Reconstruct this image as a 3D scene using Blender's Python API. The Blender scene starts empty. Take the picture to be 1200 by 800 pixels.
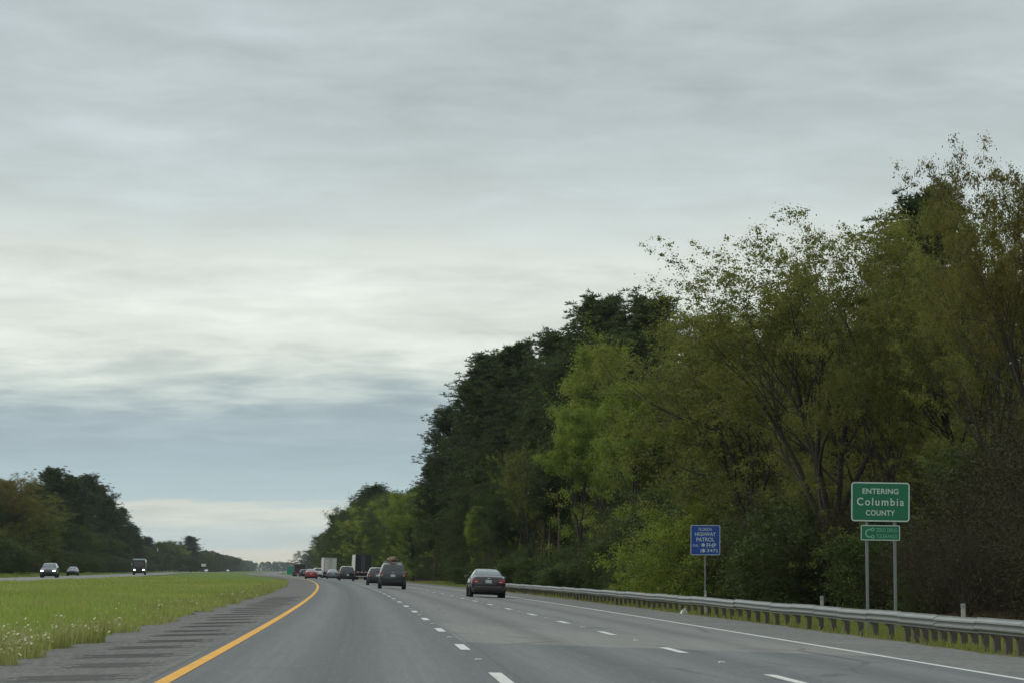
import bpy, bmesh, math, random
import numpy as np
from mathutils import Vector, Matrix

# ------------------------------------------------------------------ camera, sky, sun, exposure
scene = bpy.context.scene
C = scene.collection
F_PX, HOR, CAM_H = 3100.0, 668.5, 1.2          # focal length and horizon row for a 1200 px wide frame
cam_d = bpy.data.cameras.new('camera')
cam = bpy.data.objects.new('camera', cam_d); C.objects.link(cam)
cam.location = (0, 0, CAM_H)
cam.rotation_euler = (math.radians(90) + math.atan((HOR - 400) / F_PX), 0, 0)
cam_d.sensor_width = 36; cam_d.lens = F_PX / 1200 * 36
cam_d.clip_start = 0.5; cam_d.clip_end = 30000
scene.camera = cam
scene.view_settings.view_transform = 'Standard'
scene.view_settings.look = 'None'
scene.view_settings.exposure = 0.16
scene.view_settings.gamma = 1.0
scene.view_settings.use_curve_mapping = False

SUN_EL, SUN_ROT = 46.0, -78.0                  # overcast: soft light from the left

def s2l(c):
    c = c / 255.0
    return c / 12.92 if c <= 0.04045 else ((c + 0.055) / 1.055) ** 2.4
def rgb(r, g, b, a=1.0): return (s2l(r), s2l(g), s2l(b), a)

class NT:
    """tiny node-tree helper"""
    def __init__(self, tree): self.t = tree; self.n = tree.nodes; self.l = tree.links
    def new(self, typ, **kw):
        n = self.n.new(typ)
        for k, v in kw.items(): setattr(n, k, v)
        return n
    def put(self, sock, v):
        if isinstance(v, bpy.types.NodeSocket): self.l.new(v, sock)
        else: sock.default_value = v
    def math(self, op, a, b=None, c=None, clamp=False):
        n = self.new('ShaderNodeMath', operation=op, use_clamp=clamp)
        self.put(n.inputs[0], a)
        if b is not None: self.put(n.inputs[1], b)
        if c is not None: self.put(n.inputs[2], c)
        return n.outputs[0]
    def mix(self, fac, a, b, mode='MIX'):
        n = self.new('ShaderNodeMix', data_type='RGBA', blend_type=mode)
        self.put(n.inputs[0], fac); self.put(n.inputs[6], a); self.put(n.inputs[7], b)
        return n.outputs[2]
    def noise(self, vec, scale, detail=3, rough=0.55, dist=0.0):
        n = self.new('ShaderNodeTexNoise')
        if vec is not None: self.l.new(vec, n.inputs['Vector'])
        n.inputs['Scale'].default_value = scale; n.inputs['Detail'].default_value = detail
        n.inputs['Roughness'].default_value = rough; n.inputs['Distortion'].default_value = dist
        return n.outputs['Fac']
    def ramp(self, fac, stops, interp='LINEAR'):
        n = self.new('ShaderNodeValToRGB'); cr = n.color_ramp; cr.interpolation = interp
        while len(cr.elements) < len(stops): cr.elements.new(0.5)
        for e, (p, c) in zip(cr.elements, stops): e.position = p; e.color = c
        self.put(n.inputs[0], fac)
        return n.outputs[0]
    def mrange(self, v, a, b, c, d, smooth=False):
        n = self.new('ShaderNodeMapRange')
        if smooth: n.interpolation_type = 'SMOOTHSTEP'
        self.put(n.inputs[0], v)
        for i, x in enumerate((a, b, c, d)): n.inputs[i + 1].default_value = x
        return n.outputs[0]

def build_world():
    w = bpy.data.worlds.new('World'); scene.world = w; w.use_nodes = True
    nt = NT(w.node_tree); nt.n.clear()
    sky = nt.new('ShaderNodeTexSky', sky_type='NISHITA', sun_disc=False)
    sky.sun_elevation = math.radians(SUN_EL); sky.sun_rotation = math.radians(SUN_ROT)
    tc = nt.new('ShaderNodeTexCoord')
    sep = nt.new('ShaderNodeSeparateXYZ'); nt.l.new(tc.outputs['Generated'], sep.inputs[0])
    x, y, z = sep.outputs
    zz = nt.math('ADD', nt.math('MAXIMUM', z, 0.0), 0.09)
    # the cloud deck: view direction carried up to a flat layer, so that it flattens into streaks towards the horizon
    px, py = nt.math('DIVIDE', x, zz), nt.math('DIVIDE', y, zz)
    comb = nt.new('ShaderNodeCombineXYZ'); nt.put(comb.inputs[0], px); nt.put(comb.inputs[1], py); comb.inputs[2].default_value = 3.7
    big = nt.noise(comb.outputs[0], 1.5, 3, 0.5, 0.5)
    mid = nt.noise(comb.outputs[0], 4.6, 7, 0.6, 0.35)
    st = nt.new('ShaderNodeVectorMath', operation='MULTIPLY'); nt.l.new(comb.outputs[0], st.inputs[0]); st.inputs[1].default_value = (1.0, 1.7, 1)
    streak = nt.noise(st.outputs[0], 1.5, 4, 0.55, 0.6)
    wob = nt.math('MULTIPLY', nt.math('SUBTRACT', big, 0.5), 0.045)
    wob2 = nt.math('MULTIPLY', nt.math('SUBTRACT', mid, 0.5), 0.030)
    fade = nt.mrange(z, 0.0, 0.09, 0.12, 1.0)
    ez = nt.math('ADD', z, nt.math('MULTIPLY', nt.math('ADD', wob, wob2), fade))
    rp = nt.math('MULTIPLY', ez, 4.0)
    S = lambda yy: (668.5 - yy) / 3100 * 4.0
    cl = nt.ramp(rp, [
        (0.0, rgb(188, 196, 190)), (S(663), rgb(212, 206, 184)), (S(652), rgb(214, 211, 196)),
        (S(640), rgb(186, 200, 198)), (S(620), rgb(188, 200, 198)), (S(607), rgb(198, 205, 198)), (S(596), rgb(206, 211, 201)),
        (S(584), rgb(174, 192, 195)), (S(555), rgb(165, 185, 191)), (S(515), rgb(157, 174, 182)), (S(482), rgb(160, 176, 182)),
        (S(456), rgb(184, 196, 193)), (S(405), rgb(212, 218, 210)), (S(310), rgb(213, 219, 212)),
        (S(235), rgb(189, 199, 197)), (S(150), rgb(180, 190, 191)), (1.0, rgb(181, 191, 193))])
    tex = nt.math('ADD', nt.math('MULTIPLY', mid, 0.38), nt.math('ADD', nt.math('MULTIPLY', streak, 0.20), nt.math('MULTIPLY', big, 0.42)))
    amp = nt.mrange(z, 0.0, 0.08, 0.25, 1.0)
    br = nt.math('ADD', 1.0, nt.math('MULTIPLY', nt.math('MULTIPLY', nt.math('SUBTRACT', tex, 0.5), 1.25), amp))
    cl = nt.mix(1.0, cl, nt.new_rgb(br) if hasattr(nt, 'new_rgb') else comb_gray(nt, br), 'MULTIPLY')
    # overcast deck is brighter overhead than near the horizon
    zen = nt.mrange(z, 0.22, 0.75, 1.0, 1.5, True)
    cl = nt.mix(1.0, cl, comb_gray(nt, zen), 'MULTIPLY')
    cl10 = nt.mix(1.0, cl, (10, 10, 10, 1), 'MULTIPLY')          # background runs at strength 0.1
    col = nt.mix(0.95, sky.outputs[0], cl10)
    bg = nt.new('ShaderNodeBackground'); nt.l.new(col, bg.inputs[0]); bg.inputs[1].default_value = 0.1
    out = nt.new('ShaderNodeOutputWorld'); nt.l.new(bg.outputs[0], out.inputs[0])
def comb_gray(nt, v):
    n = nt.new('ShaderNodeCombineXYZ')
    for i in range(3): nt.put(n.inputs[i], v)
    return n.outputs[0]
build_world()

sun_d = bpy.data.lights.new('sun', 'SUN'); sun_d.energy = 1.1; sun_d.angle = math.radians(25); sun_d.color = (1, 0.96, 0.9)
sun = bpy.data.objects.new('sun', sun_d); C.objects.link(sun)
_r, _e = math.radians(SUN_ROT), math.radians(SUN_EL)
sdir = Vector((math.sin(_r) * math.cos(_e), math.cos(_r) * math.cos(_e), math.sin(_e)))
sun.rotation_euler = sdir.to_track_quat('Z', 'Y').to_euler()
sun.location = (0, 0, 60)

# ------------------------------------------------------------------ road geometry
LANE = 3.66
_Y = np.arange(-300, 8001, 2.0)
_TH = np.interp(_Y, [30, 650, 1400, 1401], [0.054, 0.122, 0.085, 0.085])
_X = np.concatenate([[0], np.cumsum(-(_TH[1:] + _TH[:-1]) / 2 * 2.0)])
_X = _X - np.interp(29.6, _Y, _X) - 0.105
def theta(Y): return np.interp(Y, _Y, _TH)
def axis_x(Y): return np.interp(Y, _Y, _X)
# cross-section: offset o from the first lane line (right is positive) -> height
_PO = [-4000, -300, -60, -47, -43, -39.8, -36.7, -25.6, -23.4, -20, -13, -8.5, -6.6, -3.9, 0.0, 7.6, 10.3, 11.2, 13.5, 16, 20, 40, 300, 4000]
_PZ = [1.0, 1.0, 1.0, 0.95, 0.75, 0.36, 0.45, 0.45, 0.43, 0.38, 0.12, -0.05, -0.06, -0.005, 0.0, -0.272, -0.35, -0.40, -0.62, -0.55, -0.25, 0.0, 0.5, 0.5]
def zprof(o): return np.interp(o, _PO, _PZ)
def widen(o, Y): return -np.clip((-np.asarray(o) - 14) / 8, 0, 1) * np.interp(Y, [240, 450], [0, 4.5])
def RP(o, Y, dz=0.0):
    z_ = float(zprof(o)); o = o + float(widen(o, Y)); t = float(theta(Y)); k = 1 / math.sqrt(1 + t * t)
    return Vector((float(axis_x(Y)) + o * k, Y + o * t * k, z_ + dz))
def RPa(o, Y, dz=0.0):
    z_ = zprof(o); o = o + widen(o, Y); t = theta(Y); k = 1 / np.sqrt(1 + t * t)
    return np.stack([axis_x(Y) + o * k, Y + o * t * k, z_ + dz], -1)
def heading(Y): return math.atan(float(theta(Y)))
def xslope(o): return float((zprof(o + .5) - zprof(o - .5)))
def solveY(xpx, o, lo=30, hi=2600):
    f = lambda Y: (lambda p: 600 + F_PX * p.x / p.y - xpx)(RP(o, Y))
    a = f(lo); Y = lo
    while Y < hi:
        Y2 = Y * 1.01; b = f(Y2)
        if a * b <= 0: return Y + (Y2 - Y) * abs(a) / (abs(a) + abs(b) + 1e-9)
        Y, a = Y2, b
    return hi
def height_for(ytop, Y, zg): return (HOR - ytop) * Y / F_PX + CAM_H - zg

# ------------------------------------------------------------------ object helpers
def tag(o, label=None, cat=None, group=None, kind=None):
    if label: o['label'] = label
    if cat: o['category'] = cat
    if group: o['group'] = group
    if kind: o['kind'] = kind
    return o
def empty(name, loc=(0, 0, 0), rot=(0, 0, 0), scale=(1, 1, 1)):
    o = bpy.data.objects.new(name, None); C.objects.link(o)
    o.location = loc; o.rotation_euler = rot; o.scale = scale; o.empty_display_size = 0.3
    return o
def link(name, me, parent=None, loc=None, rot=None):
    o = bpy.data.objects.new(name, me); C.objects.link(o)
    if parent is not None: o.parent = parent
    if loc is not None: o.location = loc
    if rot is not None: o.rotation_euler = rot
    return o
def mesh_np(name, v, f, mat, smooth=False, attrs=None, uv=None):
    """v: (N,3), f: (M,k) array of equal-sized polygons or list of lists"""
    me = bpy.data.meshes.new(name)
    if isinstance(f, np.ndarray):
        M, k = f.shape
        me.vertices.add(len(v)); me.vertices.foreach_set('co', np.asarray(v, np.float32).ravel())
        me.loops.add(M * k); me.loops.foreach_set('vertex_index', f.astype(np.int32).ravel())
        me.polygons.add(M); me.polygons.foreach_set('loop_start', np.arange(0, M * k, k, dtype=np.int32))
        me.update(calc_edges=True)
    else:
        me.from_pydata([tuple(p) for p in v], [], [tuple(p) for p in f]); me.update()
    if mat: me.materials.append(mat)
    if smooth: me.polygons.foreach_set('use_smooth', np.ones(len(me.polygons), bool))
    for an, arr in (attrs or {}).items():
        a = me.attributes.new(an, 'FLOAT', 'POINT'); a.data.foreach_set('value', np.asarray(arr, np.float32))
    if uv is not None:
        ul = me.uv_layers.new(name='UVMap'); idx = np.empty(len(me.loops), np.int32); me.loops.foreach_get('vertex_index', idx)
        ul.data.foreach_set('uv', np.asarray(uv, np.float32)[idx].ravel())
    return me
def bm_mesh(name, bm, mat, smooth=False):
    me = bpy.data.meshes.new(name); bmesh.ops.recalc_face_normals(bm, faces=bm.faces)
    bm.to_mesh(me); bm.free()
    if mat: me.materials.append(mat)
    if smooth: me.polygons.foreach_set('use_smooth', np.ones(len(me.polygons), bool))
    return me
def bm_box(bm, c, s, bev=0.0, rot=None):
    r = bmesh.ops.create_cube(bm, size=1.0)
    vs = r['verts']
    for v in vs: v.co = Vector((v.co.x * s[0], v.co.y * s[1], v.co.z * s[2]))
    if bev > 0:
        es = list({e for v in vs for e in v.link_edges})
        rr = bmesh.ops.bevel(bm, geom=es, offset=bev, segments=2, affect='EDGES', profile=0.5)
        vs = list({v for v in rr['verts']} | {v for v in vs if v.is_valid})
    M = Matrix.Translation(Vector(c)) @ (rot.to_4x4() if rot else Matrix())
    for v in vs: v.co = M @ v.co
def box_mesh(name, c, s, mat, bev=0.0, rot=None):
    bm = bmesh.new(); bm_box(bm, c, s, bev, rot); return bm_mesh(name, bm, mat)
def part(name, parent, c, s, mat, bev=0.0, rot=None): return link(name, box_mesh(name, c, s, mat, bev, rot), parent)
def prism(outline, y0, y1, name, mat):
    """outline: (x,z) polygon extruded along y"""
    n = len(outline)
    v = [(x, y0, z) for x, z in outline] + [(x, y1, z) for x, z in outline]
    f = [list(range(n)), list(range(2 * n - 1, n - 1, -1))] + [[i, n + i, n + (i + 1) % n, (i + 1) % n] for i in range(n)]
    bm = bmesh.new(); vs = [bm.verts.new(p) for p in v]
    for q in f: bm.faces.new([vs[i] for i in q])
    return bm_mesh(name, bm, mat)
def copy_tree(root, parent=None):
    c = root.copy(); C.objects.link(c); c.parent = parent
    for ch in list(root.children): copy_tree(ch, c)
    return c

# ------------------------------------------------------------------ materials
def material(name):
    m = bpy.data.materials.new(name); m.use_nodes = True
    nt = NT(m.node_tree); nt.n.clear()
    out = nt.new('ShaderNodeOutputMaterial'); p = nt.new('ShaderNodeBsdfPrincipled'); nt.l.new(p.outputs[0], out.inputs[0])
    return m, nt, p, out
def bump(nt, p, h, strength, dist):
    b = nt.new('ShaderNodeBump'); b.inputs['Strength'].default_value = strength; b.inputs['Distance'].default_value = dist
    nt.l.new(h, b.inputs['Height']); nt.l.new(b.outputs[0], p.inputs['Normal'])
def simple(name, col, rough=0.6, metal=0.0, var=0.15, scale=3.0, coat=0.0, spec=0.5):
    m, nt, p, out = material(name)
    tc = nt.new('ShaderNodeTexCoord')
    n = nt.noise(tc.outputs['Object'], scale, 4)
    c = nt.mix(n, tuple(x * (1 - var) for x in col[:3]) + (1,), tuple(min(1, x * (1 + var)) for x in col[:3]) + (1,))
    nt.l.new(c, p.inputs['Base Color'])
    nt.put(p.inputs['Roughness'], nt.mrange(n, 0.3, 0.7, max(0, rough - 0.08), min(1, rough + 0.08)))
    p.inputs['Metallic'].default_value = metal
    p.inputs['Coat Weight'].default_value = coat; p.inputs['Coat Roughness'].default_value = 0.05
    p.inputs['Specular IOR Level'].default_value = spec
    return m
def emit_mat(name, col, strength):
    m, nt, p, out = material(name)
    p.inputs['Base Color'].default_value = (0.8, 0.8, 0.8, 1)
    tc = nt.new('ShaderNodeTexCoord'); n = nt.noise(tc.outputs['Object'], 8, 2)
    nt.l.new(nt.mix(n, col, tuple(x * 0.9 for x in col[:3]) + (1,)), p.inputs['Emission Color'])
    p.inputs['Emission Strength'].default_value = strength
    return m

def road_material():
    m, nt, p, out = material('asphalt_lanes')
    uv = nt.new('ShaderNodeUVMap'); sep = nt.new('ShaderNodeSeparateXYZ'); nt.l.new(uv.outputs[0], sep.inputs[0])
    o, s = sep.outputs[0], sep.outputs[1]
    geo = nt.new('ShaderNodeNewGeometry'); pos = geo.outputs['Position']
    def vec(sx, sy):
        c = nt.new('ShaderNodeCombineXYZ'); nt.put(c.inputs[0], nt.math('MULTIPLY', o, sx)); nt.put(c.inputs[1], nt.math('MULTIPLY', s, sy)); return c.outputs[0]
    grain = nt.noise(pos, 28, 3, 0.7)
    blotch = nt.noise(vec(0.9, 0.05), 1.0, 4, 0.6)
    long = nt.noise(vec(5.0, 0.012), 1.0, 3, 0.6)
    # wheel tracks: two lighter polished bands in every lane
    lane = nt.math('FRACT', nt.math('DIVIDE', nt.math('ADD', o, 36.6), LANE))
    tr = nt.math('ABSOLUTE', nt.math('SUBTRACT', nt.math('ABSOLUTE', nt.math('SUBTRACT', lane, 0.5)), 0.25))
    track = nt.mrange(tr, 0.03, 0.17, 1.0, 0.0, True)
    mid = nt.mrange(nt.math('ABSOLUTE', nt.math('SUBTRACT', lane, 0.5)), 0.0, 0.12, 1.0, 0.0, True)
    dark = rgb(98, 101, 101); light = rgb(120, 121, 119); old = rgb(146, 143, 136)
    base = nt.mix(nt.math('MULTIPLY', track, 0.8), dark, light)
    # the middle and right lanes are older and paler beyond a transverse joint
    wig = nt.math('MULTIPLY', nt.math('SUBTRACT', nt.noise(vec(0.5, 0.02), 2.0, 3), 0.5), 0.12)
    right = nt.mrange(nt.math('ADD', o, wig), 0.10, 0.18, 0.0, 1.0)
    beyond = nt.mrange(s, 45.5, 46.2, 0.0, 1.0)
    near_end = nt.mrange(nt.math('ADD', s, nt.math('MULTIPLY', o, 1.6)), 61, 64, 1.0, 0.55)
    oldf = nt.math('MULTIPLY', nt.math('MULTIPLY', right, beyond), nt.mrange(blotch, 0.35, 0.65, 0.55, 0.95))
    oldf = nt.math('MULTIPLY', oldf, near_end)
    base = nt.mix(oldf, base, old)
    joint = nt.mrange(nt.math('ABSOLUTE', nt.math('SUBTRACT', s, 45.7)), 0.12, 0.3, 1.0, 0.0)
    base = nt.mix(nt.math('MULTIPLY', nt.math('MULTIPLY', joint, right), 0.5), base, rgb(160, 158, 152))
    # oil drip band in the middle of each lane, seams along the lane lines
    base = nt.mix(nt.math('MULTIPLY', mid, 0.34), base, rgb(62, 63, 62))
    seam = nt.mrange(nt.math('ABSOLUTE', nt.math('ADD', o, nt.math('ADD', wig, -0.22))), 0.015, 0.05, 1.0, 0.0)
    base = nt.mix(nt.math('MULTIPLY', seam, 0.35), base, rgb(55, 55, 55))
    base = nt.mix(nt.mrange(blotch, 0.3, 0.75, 0.0, 0.3), base, rgb(84, 85, 84))
    base = nt.mix(nt.mrange(long, 0.35, 0.7, 0.0, 0.22), base, rgb(128, 127, 124))
    base = nt.mix(nt.mrange(grain, 0.35, 0.75, 0.0, 0.45), base, rgb(70, 70, 69))
    streaks = nt.noise(vec(9.0, 0.16), 1.0, 5, 0.7)
    base = nt.mix(nt.mrange(streaks, 0.38, 0.68, 0.0, 0.38), base, rgb(82, 83, 82))
    flecks = nt.noise(vec(14.0, 1.1), 1.0, 3, 0.7)
    base = nt.mix(nt.mrange(flecks, 0.56, 0.74, 0.0, 0.40), base, rgb(138, 137, 132))
    vo = nt.new('ShaderNodeTexVoronoi', feature='DISTANCE_TO_EDGE'); nt.l.new(vec(0.30, 0.075), vo.inputs['Vector']); vo.inputs['Scale'].default_value = 1.0
    cn = nt.math('ADD', vo.outputs['Distance'], nt.math('MULTIPLY', nt.math('SUBTRACT', streaks, 0.5), 0.05))
    crack = nt.math('MULTIPLY', nt.mrange(cn, 0.004, 0.016, 1.0, 0.0), nt.mrange(blotch, 0.45, 0.6, 0.0, 0.6))
    base = nt.mix(nt.math('MULTIPLY', crack, nt.mrange(o, 0.0, 0.3, 0.25, 1.0)), base, rgb(56, 56, 55))
    nt.l.new(base, p.inputs['Base Color'])
    p.inputs['Roughness'].default_value = 0.82; p.inputs['Specular IOR Level'].default_value = 0.3
    bump(nt, p, grain, 0.25, 0.01)
    return m
def shoulder_material(name, a, b, c):
    m, nt, p, out = material(name)
    uv = nt.new('ShaderNodeUVMap'); sep = nt.new('ShaderNodeSeparateXYZ'); nt.l.new(uv.outputs[0], sep.inputs[0])
    o, s = sep.outputs[0], sep.outputs[1]
    geo = nt.new('ShaderNodeNewGeometry'); pos = geo.outputs['Position']
    cv = nt.new('ShaderNodeCombineXYZ'); nt.put(cv.inputs[0], nt.math('MULTIPLY', o, 1.0)); nt.put(cv.inputs[1], nt.math('MULTIPLY', s, 0.12))
    bl = nt.noise(cv.outputs[0], 1.1, 5, 0.65); gr = nt.noise(pos, 18, 4, 0.75); pt = nt.noise(pos, 0.35, 3)
    base = nt.mix(nt.mrange(bl, 0.3, 0.7, 0, 1), a, b)
    base = nt.mix(nt.mrange(gr, 0.4, 0.75, 0, 0.6), base, c)
    cw = nt.new('ShaderNodeCombineXYZ'); nt.put(cw.inputs[0], nt.math('MULTIPLY', o, 11.0)); nt.put(cw.inputs[1], nt.math('MULTIPLY', s, 1.3))
    fl = nt.noise(cw.outputs[0], 1.0, 4, 0.75)
    base = nt.mix(nt.mrange(fl, 0.42, 0.68, 0, 0.55), base, c)
    base = nt.mix(nt.mrange(fl, 0.56, 0.34, 0, 0.40), base, tuple(min(1, x * 1.5) for x in b[:3]) + (1,))
    base = nt.mix(nt.mrange(pt, 0.5, 0.72, 0, 0.35), base, tuple(min(1, x * 1.45) for x in b[:3]) + (1,))
    nt.l.new(base, p.inputs['Base Color']); p.inputs['Roughness'].default_value = 0.9; p.inputs['Specular IOR Level'].default_value = 0.25
    bump(nt, p, gr, 0.4, 0.02)
    return m
def ground_material():
    m, nt, p, out = material('ground_turf')
    geo = nt.new('ShaderNodeNewGeometry'); pos = geo.outputs['Position']
    a = nt.noise(pos, 0.06, 4); b = nt.noise(pos, 0.9, 4, 0.7); g = nt.noise(pos, 9, 3, 0.7)
    c = nt.mix(nt.mrange(a, 0.35, 0.65, 0, 1), rgb(88, 112, 44), rgb(106, 124, 54))
    c = nt.mix(nt.mrange(b, 0.45, 0.75, 0, 0.5), c, rgb(122, 120, 72))
    c = nt.mix(nt.mrange(g, 0.35, 0.7, 0.5, 0.0), c, rgb(62, 74, 34))
    # bare brown earth shows where the turf meets the pavement
    uv = nt.new('ShaderNodeUVMap'); sep = nt.new('ShaderNodeSeparateXYZ'); nt.l.new(uv.outputs[0], sep.inputs[0])
    o = sep.outputs[0]
    jit = nt.math('MULTIPLY', nt.math('SUBTRACT', b, 0.5), 1.6)
    oj = nt.math('ADD', o, jit)
    soilL = nt.math('MULTIPLY', nt.mrange(oj, -7.3, -6.8, 0, 1), nt.mrange(oj, -4.0, -3.5, 1, 0))
    soilR = nt.math('MULTIPLY', nt.mrange(oj, 10.0, 10.2, 0, 1), nt.mrange(oj, 11.0, 11.6, 1, 0))
    wood = nt.mrange(oj, 15.0, 16.5, 0, 1)
    c = nt.mix(nt.math('MULTIPLY', nt.math('ADD', soilL, soilR), 0.75), c, rgb(98, 84, 64))
    c = nt.mix(wood, c, nt.mix(b, rgb(62, 52, 36), rgb(84, 72, 48)))
    woodl = nt.mrange(oj, -46, -48, 0, 1)
    c = nt.mix(woodl, c, rgb(66, 58, 38))
    nt.l.new(c, p.inputs['Base Color']); p.inputs['Roughness'].default_value = 0.95; p.inputs['Specular IOR Level'].default_value = 0.1
    bump(nt, p, g, 0.5, 0.05)
    return m
def paint_material(name, col, under, wear=0.35):
    m, nt, p, out = material(name)
    geo = nt.new('ShaderNodeNewGeometry'); pos = geo.outputs['Position']
    g = nt.noise(pos, 14, 5, 0.8); b = nt.noise(pos, 0.9, 4)
    f = nt.mrange(nt.math('ADD', g, nt.math('MULTIPLY', nt.math('SUBTRACT', b, 0.5), 0.5)), 0.52, 0.72, 0.0, wear)
    c = nt.mix(f, col, under)
    nt.l.new(c, p.inputs['Base Color']); p.inputs['Roughness'].default_value = 0.7
    return m
def leaf_material(name, c1, c2, c3, trans=0.3):
    m, nt, p, out = material(name)
    at = nt.new('ShaderNodeAttribute', attribute_name='var'); oi = nt.new('ShaderNodeObjectInfo')
    c = nt.mix(at.outputs['Fac'], c1, c2)
    c = nt.mix(nt.math('MULTIPLY', oi.outputs['Random'], 0.6), c, c3)
    geo = nt.new('ShaderNodeNewGeometry')
    n = nt.noise(geo.outputs['Position'], 0.45, 3)
    c = nt.mix(nt.mrange(n, 0.4, 0.7, 0, 0.45), c, c2)
    nt.l.new(c, p.inputs['Base Color']); p.inputs['Roughness'].default_value = 0.65; p.inputs['Specular IOR Level'].default_value = 0.2
    tr = nt.new('ShaderNodeBsdfTranslucent'); nt.l.new(c, tr.inputs[0])
    mx = nt.new('ShaderNodeMixShader'); mx.inputs[0].default_value = trans
    nt.l.new(p.outputs[0], mx.inputs[1]); nt.l.new(tr.outputs[0], mx.inputs[2]); nt.l.new(mx.outputs[0], out.inputs[0])
    return m
def bark_material(name, a, b):
    m, nt, p, out = material(name)
    tc = nt.new('ShaderNodeTexCoord'); mp = nt.new('ShaderNodeMapping'); mp.inputs['Scale'].default_value = (4, 4, 0.8)
    nt.l.new(tc.outputs['Object'], mp.inputs[0]); n = nt.noise(mp.outputs[0], 2.5, 5, 0.7)
    nt.l.new(nt.mix(nt.mrange(n, 0.3, 0.7, 0, 1), a, b), p.inputs['Base Color']); p.inputs['Roughness'].default_value = 0.95
    bump(nt, p, n, 0.6, 0.04)
    return m

M = {}
M['road'] = road_material()
M['opp_road'] = shoulder_material('opposing_asphalt', rgb(118, 118, 116), rgb(128, 127, 124), rgb(100, 100, 98))
M['shl'] = shoulder_material('left_shoulder_asphalt', rgb(92, 91, 88), rgb(106, 104, 100), rgb(72, 70, 68))
M['shr'] = shoulder_material('right_shoulder_asphalt', rgb(98, 99, 96), rgb(110, 109, 105), rgb(82, 82, 79))
M['ground'] = ground_material()
M['yellow'] = paint_material('yellow_line_paint', rgb(214, 156, 42), rgb(132, 106, 64), 0.7)
M['white_paint'] = paint_material('white_line_paint', rgb(198, 198, 192), rgb(116, 115, 112), 0.7)
M['rumble'] = shoulder_material('rumble_groove', rgb(96, 95, 92), rgb(107, 105, 101), rgb(84, 83, 80))
M['grass'] = leaf_material('grass_blades', rgb(132, 152, 62), rgb(178, 182, 106), rgb(142, 158, 70), 0.5)
M['verge'] = leaf_material('verge_grass', rgb(120, 136, 58), rgb(156, 156, 92), rgb(128, 134, 66), 0.45)
M['straw'] = leaf_material('seeding_grass', rgb(132, 142, 70), rgb(172, 168, 112), rgb(144, 150, 78), 0.45)
M['flower'] = leaf_material('white_flowers', rgb(210, 206, 180), rgb(186, 186, 140), rgb(206, 202, 176), 0.2)
M['bark_oak'] = bark_material('oak_bark', rgb(72, 64, 54), rgb(46, 41, 35))
M['bark_pine'] = bark_material('pine_bark', rgb(96, 74, 60), rgb(58, 46, 39))
M['twig'] = bark_material('bare_twig_bark', rgb(86, 74, 60), rgb(62, 54, 44))
M['leaf_airy'] = leaf_material('young_oak_leaves', rgb(80, 88, 38), rgb(136, 138, 66), rgb(104, 104, 50), 0.5)
M['leaf_rust'] = leaf_material('rusty_spring_leaves', rgb(88, 86, 42), rgb(130, 120, 62), rgb(94, 94, 46), 0.5)
M['leaf_lime'] = leaf_material('lime_leaves', rgb(92, 112, 38), rgb(154, 160, 66), rgb(112, 134, 54), 0.5)
M['leaf_green'] = leaf_material('dense_green_leaves', rgb(50, 64, 28), rgb(84, 98, 44), rgb(66, 76, 36), 0.35)
M['leaf_pine'] = leaf_material('pine_needles', rgb(54, 66, 34), rgb(82, 92, 48), rgb(64, 74, 38), 0.3)
M['leaf_brush'] = leaf_material('brush_leaves', rgb(54, 52, 30), rgb(68, 64, 38), rgb(50, 45, 31), 0.3)
M['galv'] = simple('weathered_galvanised_steel', rgb(134, 137, 134), 0.6, 0.3, 0.35, 1.6)
M['wood_post'] = simple('dark_treated_timber', rgb(88, 81, 73), 0.9, 0, 0.35, 5)
M['steel_post'] = simple('grey_steel_post', rgb(128, 130, 128), 0.6, 0.3, 0.15, 4)
M['sign_green'] = simple('green_sign_sheeting', rgb(6, 106, 72), 0.45, 0, 0.06, 2)
M['sign_blue'] = simple('blue_sign_sheeting', rgb(18, 66, 150), 0.45, 0, 0.06, 2)
M['sign_white'] = simple('white_sign_legend', rgb(196, 206, 200), 0.5, 0, 0.05, 6)
M['sign_pale'] = simple('faded_sign_legend', rgb(120, 176, 150), 0.5, 0, 0.08, 6)
M['alu'] = simple('sign_back_aluminium', rgb(150, 152, 152), 0.5, 0.6, 0.1, 3)
M['white_plastic'] = simple('white_plastic', rgb(210, 208, 200), 0.6, 0, 0.12, 8)
M['stake'] = simple('weathered_white_stake', rgb(172, 168, 156), 0.8, 0, 0.25, 6)
M['sign_teal'] = simple('bright_green_guide_sheeting', rgb(14, 140, 116), 0.5, 0, 0.05, 2)
M['tyre'] = simple('tyre_rubber', rgb(34, 34, 34), 0.85, 0, 0.2, 9)
M['rim'] = simple('alloy_rim', rgb(150, 152, 155), 0.35, 0.8, 0.1, 9)
M['dark_rim'] = simple('dark_rim', rgb(66, 67, 70), 0.5, 0.5, 0.1, 9)
M['glass'] = simple('car_glass', rgb(92, 104, 106), 0.08, 0.6, 0.05, 2, coat=1.0)
M['dark_glass'] = simple('tinted_car_glass', rgb(30, 34, 38), 0.08, 0.15, 0.05, 2, coat=1.0)
M['trim'] = simple('black_plastic_trim', rgb(32, 32, 33), 0.6, 0, 0.2, 6)
M['chrome'] = simple('chrome', rgb(190, 192, 195), 0.15, 1.0, 0.05, 5)
M['plate'] = simple('licence_plate', rgb(196, 198, 194), 0.5, 0, 0.05, 20)
M['red_lens'] = simple('red_lamp_lens', rgb(150, 20, 22), 0.2, 0, 0.15, 14, coat=1.0)
M['clear_lens'] = simple('clear_lamp_lens', rgb(188, 178, 176), 0.15, 0.3, 0.1, 14, coat=1.0)
M['headlight_on'] = emit_mat('lit_headlight', (1, 0.96, 0.84, 1), 3.5)
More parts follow.
